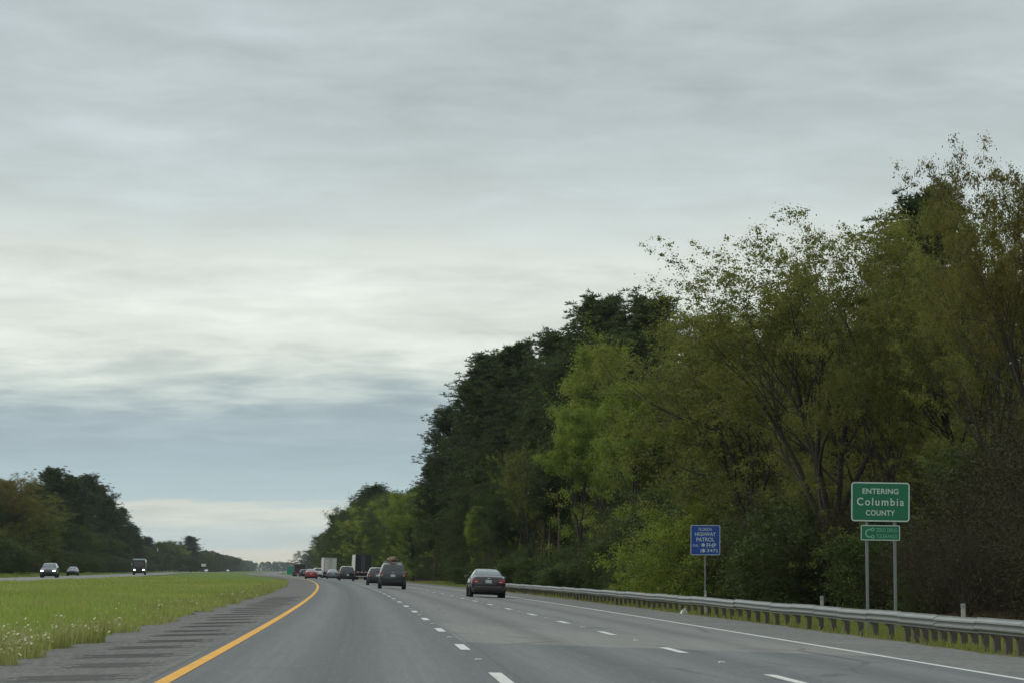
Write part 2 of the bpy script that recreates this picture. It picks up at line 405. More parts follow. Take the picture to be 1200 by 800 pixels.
def paintm(name, col, metal=0.3): return simple(name, col, 0.35, metal, 0.06, 1.5, coat=0.9)
M['p_maroon'] = paintm('dark_maroon_paint', rgb(40, 26, 31))
M['p_green'] = paintm('dark_green_paint', rgb(30, 40, 38))
M['p_black'] = paintm('black_paint', rgb(26, 27, 30))
M['p_navy'] = paintm('dark_grey_paint', rgb(34, 36, 40))
M['p_grey'] = paintm('grey_paint', rgb(104, 108, 116))
M['p_red'] = paintm('red_paint', rgb(150, 24, 30), 0.1)
M['p_white'] = paintm('white_paint_car', rgb(214, 216, 214), 0.0)
M['p_silver'] = paintm('silver_paint', rgb(150, 156, 160))
M['box_white'] = simple('white_trailer_panel', rgb(196, 194, 186), 0.5, 0, 0.08, 0.8)
M['box_black'] = simple('black_trailer_door', rgb(26, 26, 30), 0.5, 0, 0.15, 0.8)
M['box_brown'] = simple('dark_brown_trailer', rgb(54, 44, 44), 0.6, 0, 0.15, 0.8)
M['red_band'] = simple('red_reflective_band', rgb(150, 40, 36), 0.5, 0, 0.1, 4)
M['white_band'] = simple('white_reflective_band', rgb(196, 190, 182), 0.5, 0, 0.1, 4)
M['tarp'] = simple('tan_tarpaulin', rgb(104, 90, 64), 0.8, 0, 0.3, 5)
M['under'] = simple('black_underbody', rgb(20, 20, 20), 0.9, 0, 0.2, 4)

# ------------------------------------------------------------------ ground, road, markings
def strip(name, offs, ys, mat, dz=0.0, jitter=None):
    offs = np.asarray(offs, float); ys = np.asarray(ys, float)
    O, YY = np.meshgrid(offs, ys)
    if jitter is not None: O = O + jitter(O, YY)
    V = RPa(O, YY, dz).reshape(-1, 3)
    n, k = len(ys), len(offs)
    i = np.arange((n - 1) * k).reshape(n - 1, k)[:, :-1]
    Fq = np.stack([i, i + 1, i + k + 1, i + k], -1).reshape(-1, 4)
    return mesh_np(name, V, Fq, mat, uv=np.stack([O.ravel(), YY.ravel()], -1))
def yrange(a, b, near=2.0):
    out = [a]
    while out[-1] < b: out.append(out[-1] + max(near, 0.02 * max(out[-1], 0)))
    out[-1] = b
    return np.array(out)
g_off = [-4000, -1500, -600, -300, -120, -60, -47, -43, -39.8, -36.7, -25.6, -23.4, -20, -16, -13, -10, -8.5, -7.2, -6.6, -3.9, 0, 7.6, 10.3, 11.2, 12.3, 13.5, 16, 20, 40, 100, 300, 700, 1500, 4000]
ys_g = yrange(-250, 7500, 4.0)
ground_me = strip('ground', g_off, ys_g, M['ground'], -0.03)
_v = np.empty(len(ground_me.vertices) * 3, np.float32); ground_me.vertices.foreach_get('co', _v); _v = _v.reshape(-1, 3)
_o = np.tile(np.array(g_off), len(ys_g))
_mask = ((_o > -4.5) & (_o < 9.9)) | ((_o > -39) & (_o < -24.5))
_v[_mask, 2] -= 0.10
ground_me.vertices.foreach_set('co', _v.ravel()); ground_me.update()
ground = tag(link('ground', ground_me), kind='structure')
ys_r = yrange(-80, 7000, 2.0)
road = tag(link('road', strip('road', np.array([-4.0, -3.0, -2, -1, 0, 1, 2, 3, 4, 5, 6, 7, 7.62]), ys_r, M['road'], 0.0)), kind='structure')
rngj = np.random.default_rng(5)
def jl(O, Y):
    e = np.where(np.abs(O + 6.6) < 0.01, 1.0, 0.0)
    return e * (0.22 * np.sin(Y * 0.31) * np.sin(Y * 0.113 + 1) + 0.15 * np.sin(Y * 1.3) + rngj.normal(0, 0.06, O.shape))
def jr(O, Y):
    e = np.where(np.abs(O - 10.3) < 0.01, 1.0, 0.0)
    return e * (0.15 * np.sin(Y * 0.27) * np.sin(Y * 0.09 + 1) + 0.1 * np.sin(Y * 1.1) + rngj.normal(0, 0.05, O.shape))
ys_s = yrange(-80, 4000, 0.8)
lsh = tag(link('left_shoulder', strip('left_shoulder', [-6.6, -5.6, -4.8, -3.96], ys_s, M['shl'], -0.005, jl)), kind='structure')
rsh = tag(link('right_shoulder', strip('right_shoulder', [7.58, 8.4, 9.4, 10.3], ys_s, M['shr'], -0.005, jr)), kind='structure')
opp = tag(link('opposing_road', strip('opposing_road', [-39.6, -36.7, -33, -29, -25.6, -24.4], yrange(-60, 5000, 4), M['opp_road'], 0.0)), kind='structure')

def line(name, o, w, y0, y1, mat, parent, dz=0.004, near=1.0):
    return link(name, strip(name, [o - w / 2, o + w / 2], yrange(y0, y1, near), mat, dz), parent)
line('yellow_edge_line', -3.72, 0.17, -60, 3000, M['yellow'], road)
link('pavement_seam', strip('pavement_seam', [-4.06, -3.93], yrange(-60, 900, 2), M['rumble'], 0.002), road)
line('white_edge_line', 7.38, 0.15, -60, 39.0, M['white_paint'], road)
line('white_edge_line', 7.38, 0.15, 39.0, 3000, M['white_paint'], road)
line('opposing_edge_line', -25.75, 0.15, -40, 3000, M['yellow'], opp, near=4)
line('opposing_edge_line', -36.6, 0.15, -40, 3000, M['white_paint'], opp, near=4)
dash_me = box_mesh('lane_dash', (0, 0, 0.002), (0.15, 3.05, 0.006), M['white_paint'])
refl_me = prism([(-0.05, 0), (0.05, 0), (0.035, 0.018), (-0.035, 0.018)], -0.05, 0.05, 'reflector', M['white_plastic'])
def on_road(name, me, o, Y, parent, dz=0.003):
    return link(name, me, parent, RP(o, Y, dz), (0, -math.atan(xslope(o)), heading(Y)))
for k in range(-3, 62):
    Y = 29.9 + 12.19 * k
    on_road('lane_dash', dash_me, 0.0, Y, road)
    on_road('lane_dash', dash_me, LANE, Y + 2.6, road)
    if k < 26:
        on_road('reflector', refl_me, 0.0, Y + 6.1, road)
        on_road('reflector', refl_me, LANE, Y + 8.7, road)
    if k % 1 == 0:
        for oo in (-29.3, -32.95): on_road('lane_dash', dash_me, oo, Y, opp)
# rumble strips: sets of grooves cut across the left shoulder
bm = bmesh.new()
for j in range(6): bm_box(bm, (.05 * math.sin(j * 2.3), (j - 2.5) * 0.30, 0.0), (.95 + .25 * math.sin(j * 1.9), 0.075, 0.006))
rumble_me = bm_mesh('rumble_strip', bm, M['rumble'])
for k in range(-3, 24):
    Y = 31.0 + 4.1 * k
    ob = on_road('rumble_strip', rumble_me, -4.95 + 0.10 * math.sin(k * 1.7), Y + .25 * math.sin(k * 2.9), lsh, -0.003)
    ob.scale = (1.25 + .2 * math.sin(k * 4.1), 1, 1)

# ------------------------------------------------------------------ grass and flowers (uncountable)
rg = np.random.default_rng(11)
def vnoise(x, y, s):
    return (np.sin(x / s * 1.3 + 1.7) * np.sin(y / s * 1.1 + .3) + np.sin((x + y) / s * .7 + 4) * np.sin((x - y) / s * .9 + 2) + np.sin(x / s * 2.9 + y / s * .4) * .5) / 2.5
def blades(name, O, Y, H, W, mat, var, lean=0.45, label=None, cat=None):
    n = len(O); P = RPa(O, Y, -0.03)
    a = rg.uniform(0, 2 * math.pi, n); la = rg.uniform(0, 2 * math.pi, n); L = H * rg.uniform(0, lean, n)
    dx, dy = np.cos(a) * W / 2, np.sin(a) * W / 2
    b0 = P + np.stack([dx, dy, np.zeros(n)], -1); b1 = P - np.stack([dx, dy, np.zeros(n)], -1)
    t = P + np.stack([np.cos(la) * L, np.sin(la) * L, H], -1)
    m0 = P * .45 + t * .55 + np.stack([dx * .7, dy * .7, H * .08], -1); m1 = P * .45 + t * .55 + np.stack([-dx * .7, -dy * .7, H * .08], -1)
    V = np.stack([b0, b1, m1, t, m0], 1).reshape(-1, 3)
    i = np.arange(n)[:, None] * 5
    me = mesh_np(name, V, i + np.array([[0, 1, 2, 3, 4]]), mat, attrs={'var': np.repeat(var, 5)})
    return tag(link(name, me), label, cat, kind='stuff')
def scatter(n, o0, o1, y0, y1, p=1.0):
    O = rg.uniform(o0, o1, n); Y = y0 * (y1 / y0) ** (rg.uniform(0, 1, n) ** p)
    return O, Y
O1, Y1 = scatter(95000, -24.2, -6.5, 26, 330)
keep = (rg.uniform(0, 1, len(O1)) < 1.0) & (O1 < -6.7 + 0.5 * np.sin(Y1 * .9) * np.sin(Y1 * .31) * rg.uniform(0, 1, len(O1)))
O1, Y1 = O1[keep], Y1[keep]
X1 = axis_x(Y1) + O1
v1 = np.clip(0.45 + 0.45 * vnoise(X1, Y1 * .35, 3.1) + rg.normal(0, .15, len(O1)), 0, 1)
H1 = (0.13 + 0.10 * np.clip(vnoise(X1, Y1 * .4, 2.2) + .4, 0, 1)) * rg.uniform(.6, 1.35, len(O1))
blades('median_grass', O1, Y1, H1, 0.018 + Y1 * 0.00028, M['grass'], v1, label='bright green grass covering the wide median beside the shoulder', cat='grass')
Ot, Yt = scatter(26000, -23.5, -6.9, 30, 260)
ct = vnoise(axis_x(Yt) + Ot, Yt * .3, 1.9) + .6 * vnoise(axis_x(Yt) + Ot, Yt * .25, .6) + rg.normal(0, .25, len(Ot)); kt = ct > .15; Ot, Yt, ct = Ot[kt], Yt[kt], ct[kt]
blades('tall_grass', Ot, Yt, rg.uniform(.18, .38, len(Ot)) * np.clip(.7 + ct * .4, .6, 1.2), .014 + Yt * .0002, M['straw'], np.clip(.3 + .5 * ct + rg.normal(0, .25, len(Ot)), 0, 1), .5, 'paler seeding grass standing in patches on the median', 'grass')
# taller weedy fringe against the pavement, thick with small white flowers near by
Y2 = 30 + 190 * rg.uniform(0, 1, 34000) ** 1.5; O2 = -6.6 + .45 * np.clip(np.sin(Y2 * 1.15) * np.sin(Y2 * .47 + 1) + .5 * np.sin(Y2 * 2.3), -.6, 1) - np.abs(rg.normal(0, .8, 34000))
cl = vnoise(O2 * 2, Y2 * .5, 1.6) + .5 * vnoise(O2 * 3, Y2 * .8, .7) + rg.normal(0, .25, len(O2))
k2 = (cl > -.1) & ((Y2 < 48) | (rg.uniform(0, 1, len(O2)) < .6)); O2, Y2, cl = O2[k2], Y2[k2], cl[k2]
near = np.clip((60 - Y2) / 25, 0, 1)
H2 = (0.09 + 0.12 * near + 0.30 * np.clip(cl, 0, 1.3)) * rg.uniform(.55, 1.25, len(O2))
blades('weed_fringe', O2, Y2, H2, 0.02 + Y2 * .0003, M['straw'], np.clip(.5 + rg.normal(0, .3, len(O2)), 0, 1), .5, 'weedy grass fringe along the edge of the left shoulder', 'weeds')
def flower_heads(name, O, Y, Z, R, mat, label, cat):
    n = len(O); P = RPa(O, Y, -0.03); P[:, 2] += Z
    ang = np.arange(5) * 2 * math.pi / 5
    tilt = rg.normal(0, .5, (n, 2))
    ring = np.stack([np.cos(ang), np.sin(ang)], -1)[None] * R[:, None, None]
    zz = ring[..., 0] * tilt[:, None, 0] + ring[..., 1] * tilt[:, None, 1] + R[:, None] * .5
    top = P[:, None, :] + np.concatenate([ring, zz[..., None]], -1)
    V = np.concatenate([top, P[:, None, :]], 1).reshape(-1, 3)
    i = np.arange(n)[:, None, None] * 6
    tri = np.array([[k, (k + 1) % 5, 5] for k in range(5)])[None]
    me = mesh_np(name, V, (i + tri).reshape(-1, 3), mat, attrs={'var': np.repeat(rg.uniform(0, 1, n), 6)})
    return tag(link(name, me), label, cat, kind='stuff')
sel = (cl > .0) & (rg.uniform(0, 1, len(O2)) < (0.08 + .3 * near))
flower_heads('white_wildflowers', O2[sel], Y2[sel], H2[sel] * rg.uniform(.85, 1.1, sel.sum()), rg.uniform(.012, .03, sel.sum()), M['flower'], 'small white wildflowers in the weeds by the left shoulder', 'flowers')
O3, Y3 = scatter(60000, 10.25, 17.5, 38, 420)
k3 = rg.uniform(0, 1, len(O3)) < np.clip((O3 - 11.2) / .6, .07, 1); O3, Y3 = O3[k3], Y3[k3]
H3 = np.where(O3 < 11.5, .6, 1) * (.12 + .10 * np.clip(vnoise(O3, Y3 * .4, 1.7) + .4, 0, 1.4)) * rg.uniform(.6, 1.5, len(O3))
blades('verge_grass', O3, Y3, H3, .018 + Y3 * .00028, M['verge'], np.clip(.4 + .5 * vnoise(O3, Y3 * .3, 2.3) + rg.normal(0, .2, len(O3)), 0, 1), .5, 'rough green grass on the verge behind the guardrail', 'grass')
O5, Y5 = scatter(9000, 10.15, 11.2, 38, 200)
c5_ = vnoise(O5 * 3, Y5 * .6, 1.1) + .5 * vnoise(O5 * 4, Y5, .5) + rg.normal(0, .2, len(O5)) + (O5 - 10.7) * .6; k5 = c5_ > .35; O5, Y5 = O5[k5], Y5[k5]
blades('shoulder_weeds', O5, Y5, rg.uniform(.05, .2, len(O5)), .018 + Y5 * .00025, M['verge'], rg.uniform(0, 1, len(O5)), .8, 'low weeds in clumps at the edge of the right shoulder', 'weeds')
O4, Y4 = scatter(14000, -46, -39.6, 120, 700)
blades('far_verge_grass', O4, Y4, rg.uniform(.12, .3, len(O4)), .02 + Y4 * .00035, M['grass'], rg.uniform(0, 1, len(O4)), .4, 'grass bank beyond the opposing road', 'grass')

# ------------------------------------------------------------------ trees
def tubes(name, polys, mat):
    """polys: list of (points (n,3), radii (n,), sides)"""
    V, Fc, base = [], [], 0
    for P, R, k in polys:
        P = np.asarray(P, float); n = len(P)
        T = np.gradient(P, axis=0); T /= np.linalg.norm(T, axis=1)[:, None] + 1e-9
        ref = np.array([1.0, 0.1, 0.0]) if abs(T[0][0]) < .9 else np.array([0, 1.0, 0])
        A = np.cross(T, ref); A /= np.linalg.norm(A, axis=1)[:, None] + 1e-9; B = np.cross(T, A)
        an = np.arange(k) * 2 * math.pi / k
        ring = P[:, None] + np.asarray(R)[:, None, None] * (np.cos(an)[None, :, None] * A[:, None] + np.sin(an)[None, :, None] * B[:, None])
        V.append(ring.reshape(-1, 3))
        i = base + np.arange((n - 1) * k).reshape(n - 1, k); j = np.roll(i, -1, axis=1)
        Fc.append(np.stack([i, j, j + k, i + k], -1).reshape(-1, 4)); base += n * k
    return mesh_np(name, np.concatenate(V), np.concatenate(Fc), mat, smooth=True)
def leaves(name, ctr, size, mat, rn, aspect=0.55, out=None, varb=None):
    n = len(ctr)
    nn = rn.normal(0, .55, (n, 3)) + (out if out is not None else rn.normal(0, 1, (n, 3))); nn[:, 2] += .35
    nn /= np.linalg.norm(nn, axis=1)[:, None] + 1e-9
    d = rn.normal(0, 1, (n, 3)); d -= (d * nn).sum(1)[:, None] * nn; d /= np.linalg.norm(d, axis=1)[:, None]
    e = np.cross(nn, d)
    s = (size * rn.uniform(.6, 1.4, n))[:, None]
    V = np.stack([ctr - d * s * .5, ctr + e * s * aspect * .5, ctr + d * s * .5, ctr - e * s * aspect * .5], 1).reshape(-1, 3)
    i = np.arange(n)[:, None] * 4 + np.arange(4)[None]
    var = np.clip((varb if varb is not None else .5) + rn.normal(0, .25, n), 0, 1)
    return mesh_np(name, V, i, mat, attrs={'var': np.repeat(var, 4)})

def gen_branching(seed, H, fork, stems, spread, levels, kids, upness, ratio=0.62, trunk_r=0.22, sides=6, leanmul=1.0):
    rn = np.random.default_rng(seed); polys, tips = [], []
    def rec(p, d, L, r, lev):
        nseg = 6 if lev == 0 else (5 if lev < levels else 4)
        pts, dirs = [p], [d]
        for _ in range(nseg):
            d = d + rn.normal(0, .10 + .05 * lev, 3); d[2] += upness * (.5 if lev else .2); d = d / np.linalg.norm(d)
            pts.append(pts[-1] + d * L / nseg); dirs.append(d)
        k = max(3, sides - lev)
        rr = np.linspace(r, r * (.45 if lev < levels else .25), nseg + 1)
        polys.append((pts, rr, k))
        if lev == levels: tips.extend(pts[1:]); return
        for c in range(kids[lev]):
            t = rn.uniform(.3, 1.0) if c else 1.0
            i = min(nseg, max(1, int(round(t * nseg))))
            ax = rn.normal(0, 1, 3); ax -= ax.dot(dirs[i]) * dirs[i]; ax /= np.linalg.norm(ax)
            an = rn.uniform(.3, .8) * spread if c else rn.uniform(.05, .25)
            nd = dirs[i] * math.cos(an) + ax * math.sin(an)
            rec(pts[i], nd, L * ratio * rn.uniform(.75, 1.2), rr[i] * rn.uniform(.5, .68), lev + 1)
    base = np.zeros(3)
    th = H * fork
    tp = [base + np.array([0, 0, -.3]), base + np.array([0, 0, .1 * th]), base + np.array([rn.normal(0, .03) * H * .2, rn.normal(0, .03) * H * .2, th * .6]), base + np.array([rn.normal(0, .05) * H * .2, rn.normal(0, .05) * H * .2, th])]
    polys.append((tp, [trunk_r * 1.5, trunk_r * 1.15, trunk_r, trunk_r * .95], sides + 1))
    a0 = rn.uniform(0, 6.28)
    for s in range(stems):
        a = a0 + s * 2 * math.pi / stems + rn.normal(0, .3)
        ln = rn.uniform(.12, .38) * leanmul
        d = np.array([math.cos(a) * ln, math.sin(a) * ln, 1.0]); d /= np.linalg.norm(d)
        rec(tp[-1], d, H * (1 - fork) * rn.uniform(.48, .62), trunk_r * (.75 if stems > 1 else .9), 0)
    tips = np.array(tips); sc = H / tips[:, 2].max()
    return polys, tips, sc, rn
def deciduous(seed, leafmat, H=18, fork=.2, stems=4, spread=1.0, kids=(5, 4, 4), nleaf=30000, size=.16, sig=.3, upness=.12, trunk_r=.24, lowleaf=0.0, clumps=260, bark='bark_oak', leanmul=1.0):
    """limbs grown by recursion; leaves sit in separate clumps round some of the twig ends, facing outwards from each clump"""
    polys, tips, sc, rn = gen_branching(seed, H, fork, stems, spread, len(kids), kids, upness, trunk_r=trunk_r, leanmul=leanmul)
    polys = [(np.asarray(p) * sc, np.asarray(r), k) for p, r, k in polys]; tips = tips * sc
    q = np.percentile(tips[:, 2], 90)
    sq = lambda A: np.column_stack([A[:, :2], np.where(A[:, 2] > q, q + (A[:, 2] - q) * .55, A[:, 2])])
    polys = [(sq(p), r, k) for p, r, k in polys]; tips = sq(tips)
    cc = tips[rn.choice(len(tips), min(clumps, len(tips)), replace=False)]
    if lowleaf > 0:
        n2 = int(len(cc) * lowleaf); c2 = tips[rn.integers(0, len(tips), n2)].copy(); c2[:, 2] *= rn.uniform(.12, .85, n2); c2[:, :2] *= rn.uniform(.7, 1.15, (n2, 1)); c2 += rn.normal(0, .4, (n2, 3))
        cc = np.concatenate([cc, c2])
    tv = rn.uniform(-.1, 1.1, len(cc)); cs = rn.uniform(.5, 1.5, len(cc)); w = cs ** (2.4 if clumps < 600 else 1.6)
    idx = rn.choice(len(cc), nleaf, p=w / w.sum())
    dr = rn.normal(0, 1, (nleaf, 3)); dr /= np.linalg.norm(dr, axis=1)[:, None]
    rad = np.abs(rn.normal(0, 1, (nleaf, 1))) ** .8 * 1.25 * sig * cs[idx][:, None]
    ctr = cc[idx] + dr * rad * np.array([1.1, 1.1, .75])
    ctr[:, 2] = np.maximum(ctr[:, 2], .1)
    return tubes('trunk', polys, M[bark]), leaves('crown', ctr, size, M[leafmat], rn, varb=tv[idx], out=dr), float(np.percentile(ctr[:, 2], 99.9))
def pine(seed, H=23, crown=.5, width=.16, nb=52, tufts=5, mat='leaf_pine', flat=False):
    rn = np.random.default_rng(seed); polys = []; tc = []
    zs = np.linspace(-.3, H, 14); sw = np.cumsum(rn.normal(0, .06, (14, 2)), 0); sw -= sw[0]
    polys.append((np.column_stack([sw, zs]), np.interp(zs, [0, H * .6, H], [.27, .17, .03]), 7))
    z0 = H * (1 - crown)
    for b in range(nb):
        t = (b + rn.uniform(0, 1)) / nb; z = z0 + (H - z0) * t ** .85 * .985
        prof = (min(1, .45 + t * 2.2)) * (1 - t ** 2.6) ** .6 + .08
        L = H * width * prof * rn.uniform(.65, 1.25); a = b * 2.4 + rn.normal(0, .4)
        el = rn.uniform(-.05, .45) + .5 * t
        p0 = np.array([np.interp(z, zs, sw[:, 0]), np.interp(z, zs, sw[:, 1]), z]); P = [p0]
        d = np.array([math.cos(a) * math.cos(el), math.sin(a) * math.cos(el), math.sin(el)])
        for _ in range(5): d = d + rn.normal(0, .10, 3) + np.array([0, 0, .06]); d /= np.linalg.norm(d); P.append(P[-1] + d * L / 5)
        polys.append((P, np.linspace(.055, .012, 6), 4))
        for j in range(2, 6):
            for q in range(tufts):
                off = rn.normal(0, 1, 3) * np.array([.46, .46, .40]) * (L * .28 + .2)
                c = P[j] + off; c[2] += .12; tc.append(c)
                if q < 2: polys.append(([P[j - 1], (P[j - 1] + c) / 2 + np.array([0, 0, .05]), c], [.02, .014, .008], 3))
    for _ in range(14): tc.append(np.array([sw[-1, 0], sw[-1, 1], H - rn.uniform(0, 1.0)]) + rn.normal(0, .28, 3))
    for _ in range(9):                                    # dead stubs under the crown
        z = rn.uniform(min(H * .2, z0 * .7), z0); a = rn.uniform(0, 6.28); L = rn.uniform(.4, 1.8)
        p0 = np.array([np.interp(z, zs, sw[:, 0]), np.interp(z, zs, sw[:, 1]), z]); polys.append(([p0, p0 + np.array([math.cos(a) * L, math.sin(a) * L, .25 * L])], [.03, .01], 3))
    tc = np.array(tc); n = len(tc); K = 18
    d = rn.normal(0, 1, (n, K, 3)); d[..., 2] = np.abs(d[..., 2]) * .7 - .15; d /= np.linalg.norm(d, axis=-1)[..., None]
    e = np.cross(d, rn.normal(0, 1, (n, K, 3))); e /= np.linalg.norm(e, axis=-1)[..., None]
    ln = rn.uniform(.26, .48, (n, K, 1)); w = .032
    b = tc[:, None] + d * .03
    V = np.stack([b - e * w * .5, b + e * w * .5, b + d * ln * .6 + e * w, b + d * ln, b + d * ln * .6 - e * w], 2).reshape(-1, 3)
    i = np.arange(n * K)[:, None] * 5 + np.arange(5)[None]
    var = np.clip(np.repeat(rn.uniform(.1, .9, n), K * 5) + np.repeat(rn.normal(0, .12, n * K), 5), 0, 1)
    return tubes('trunk', polys, M['bark_pine']), mesh_np('crown', V, i, M[leaf_name(mat)], attrs={'var': var}), H
def leaf_name(s): return s

PROTO = {
    'airy': [deciduous(3, 'leaf_airy', 18, .18, 6, .95, (6, 5, 4), 84000, .102, .20, .15, .18, clumps=2000),
             deciduous(8, 'leaf_airy', 18, .16, 5, 1.0, (6, 5, 4), 78000, .102, .20, .14, .16, clumps=1800, lowleaf=.1),
             deciduous(21, 'leaf_airy', 17, .2, 7, 1.2, (6, 5, 4), 90000, .105, .23, .08, .16, clumps=1500, lowleaf=.45)],
    'rust': [deciduous(31, 'leaf_rust', 18, .26, 6, 1.1, (6, 5, 4), 76000, .102, .20, .12, .16, clumps=1800)],
    'lime': [deciduous(41, 'leaf_lime', 17, .3, 4, .75, (5, 4, 4), 46000, .16, .36, .14, .18, clumps=300, lowleaf=.1, leanmul=.6),
             deciduous(47, 'leaf_lime', 16, .25, 5, 1.2, (5, 4, 4), 56000, .16, .38, .06, .20, clumps=360, lowleaf=.4)],
    'green': [deciduous(51, 'leaf_green', 16, .25, 6, 1.15, (5, 4, 4), 60000, .18, .46, .08, .22, clumps=420, lowleaf=.4),
              deciduous(57, 'leaf_green', 17, .2, 6, 1.1, (5, 4, 4), 60000, .18, .46, .10, .22, clumps=420, lowleaf=.6)],
    'pine': [pine(61, 23, .58, .165, 72, 11), pine(67, 24, .48, .165, 66, 11), pine(71, 22, .76, .155, 90, 10), pine(76, 23, .42, .18, 60, 11)],
    'brush': [deciduous(81, 'leaf_brush', 7, .05, 10, 1.1, (6, 5, 5), 16000, .08, .22, .06, .05, clumps=1500, lowleaf=.4, bark='twig', leanmul=1.5),
              deciduous(86, 'leaf_brush', 7, .04, 11, 1.0, (6, 5, 5), 12000, .08, .22, .10, .05, clumps=1200, lowleaf=.4, bark='twig', leanmul=1.2)],
    'bush': [deciduous(91, 'leaf_green', 6, .05, 9, 1.3, (5, 4, 4), 30000, .12, .28, .0, .06, clumps=260, lowleaf=.9, bark='twig', leanmul=2),
             deciduous(96, 'leaf_lime', 6, .05, 9, 1.3, (5, 4, 4), 30000, .12, .28, .0, .06, clumps=260, lowleaf=.9, bark='twig', leanmul=2)],
}
rt = random.Random(4)
def plant(kind, var, pos, H, name, label, cat, group=None, wide=1.0):
    tm, cm, h0 = PROTO[kind][var % len(PROTO[kind])]
    s = H / h0
    sxy = s * wide * rt.uniform(.92, 1.1)
    e = empty(name, pos, (rt.uniform(-.03, .03), rt.uniform(-.03, .03), rt.uniform(0, 6.28)), (sxy, sxy, s))
    tag(e, label, cat, group)
    link('stems' if cat == 'shrub' else 'trunk', tm, e); link('foliage' if cat == 'shrub' else 'crown', cm, e)
    return e
NAME = {'airy': 'oak_tree', 'rust': 'oak_tree', 'lime': 'sweetgum_tree', 'green': 'broadleaf_tree', 'pine': 'pine_tree', 'brush': 'brush_shrub', 'bush': 'leafy_shrub'}
def plant_px(kind, var, xpx, o, ytop, label, wide=1.0, group=None, cat='tree'):
    Y = solveY(xpx, o); p = RP(o, Y, -.05)
    return plant(kind, var, p, height_for(ytop, p.y, p.z), NAME[kind], label, cat, group, wide)

# trees that the photograph lets one name one by one, right-hand side
right_trees = [
    ('rust', 0, 1222, 19, 150, 'tallest golden brown spring tree at the near end of the wood', .62),
    ('airy', 0, 1168, 22, 228, 'olive gold tree beside the tallest spring tree at the wood end', .65),
    ('rust', 0, 1132, 25, 290, 'golden tinted tree standing behind the green county sign', .8),
    ('pine', 1, 1094, 27, 238, 'dark pine top rising among airy oaks behind the county sign', 1.0),
    ('airy', 0, 966, 19, 248, 'tall airy oak with many steep stems between the two roadside signs', 1.05),
    ('airy', 2, 1004, 23, 318, 'leafy olive oak pressed against the tall many stemmed oak', .9),
    ('airy', 1, 915, 24, 335, 'olive oak between the many stemmed oak and the low spreading oak', .9),
    ('airy', 1, 1050, 21, 274, 'thin leaved airy oak directly behind the green county sign', .75),
    ('airy', 2, 884, 20, 322, 'low spreading airy oak behind the blue patrol sign', 1.0),
    ('airy', 1, 856, 24, 352, 'thin oak standing behind the bright green tree by the blue sign', .8),
    ('airy', 2, 806, 22, 420, 'rounded olive green tree just past the blue patrol sign', .75),
    ('lime', 0, 822, 26, 388, 'bright green tree behind the rounded tree near the blue sign', .95),
    ('lime', 0, 742, 18, 440, 'yellow green tree leaning out in front of the dark pines', .85),
    ('lime', 0, 680, 18, 470, 'lime green slender tree in front of the tall pine trunks', .75),
    ('lime', 0, 708, 22, 395, 'pale lime tree reaching up against the tallest dark pine', .7),
    ('pine', 0, 706, 27, 360, 'tallest dark pine with a broad broken crown', 1.15),
    ('pine', 3, 766, 29, 366, 'dark pine behind the mid green trees past the blue sign', 1.0),
    ('pine', 1, 655, 25, 402, 'dark pine with long bare trunk beside the tallest pine', 1.1),
    ('pine', 2, 605, 21, 409, 'dark bushy pine at the front of the pine stand', 1.1),
    ('pine', 0, 575, 19, 425, 'dark pine with a dense rounded head in the pine stand', 1.15),
    ('pine', 2, 556, 18.5, 446, 'dark pine low in the stepped front of the pine stand', 1.0),
    ('pine', 0, 530, 18, 486, 'dark pine leaning out over the verge at the stand end', 1.0),
    ('pine', 2, 510, 17, 540, 'small dark pine at the foot of the pine stand end', 1.1),
    ('lime', 0, 560, 16.8, 590, 'small light green tree at the foot of the dark pines', .8),
    ('airy', 1, 622, 17.2, 520, 'thin olive tree before the trunks of the dark pines', .6),
    ('green', 0, 590, 17, 560, 'mid green tree rising against the lower pine boughs', .7),
    ('lime', 1, 484, 16.5, 572, 'light green tree next to the end of the dark pine stand', .9),
    ('green', 1, 462, 17, 578, 'dark green tree beyond the light green one by the road', 1.0),
    ('green', 0, 432, 16.5, 572, 'round headed tree where the wood steps down along the road', 1.1),
    ('pine', 3, 444, 18.5, 574, 'flat topped pine rising over the far roadside wood', 1.3),
    ('green', 1, 412, 17.5, 592, 'dark tree in the far wood above the white truck', 1.1),
    ('pine', 2, 396, 21, 605, 'far pine at the bend above the white truck', 1.3),
]
for kd, v, xp, o, yt, lb, wd in right_trees: plant_px(kd, v, xp, o, yt, lb, wd)
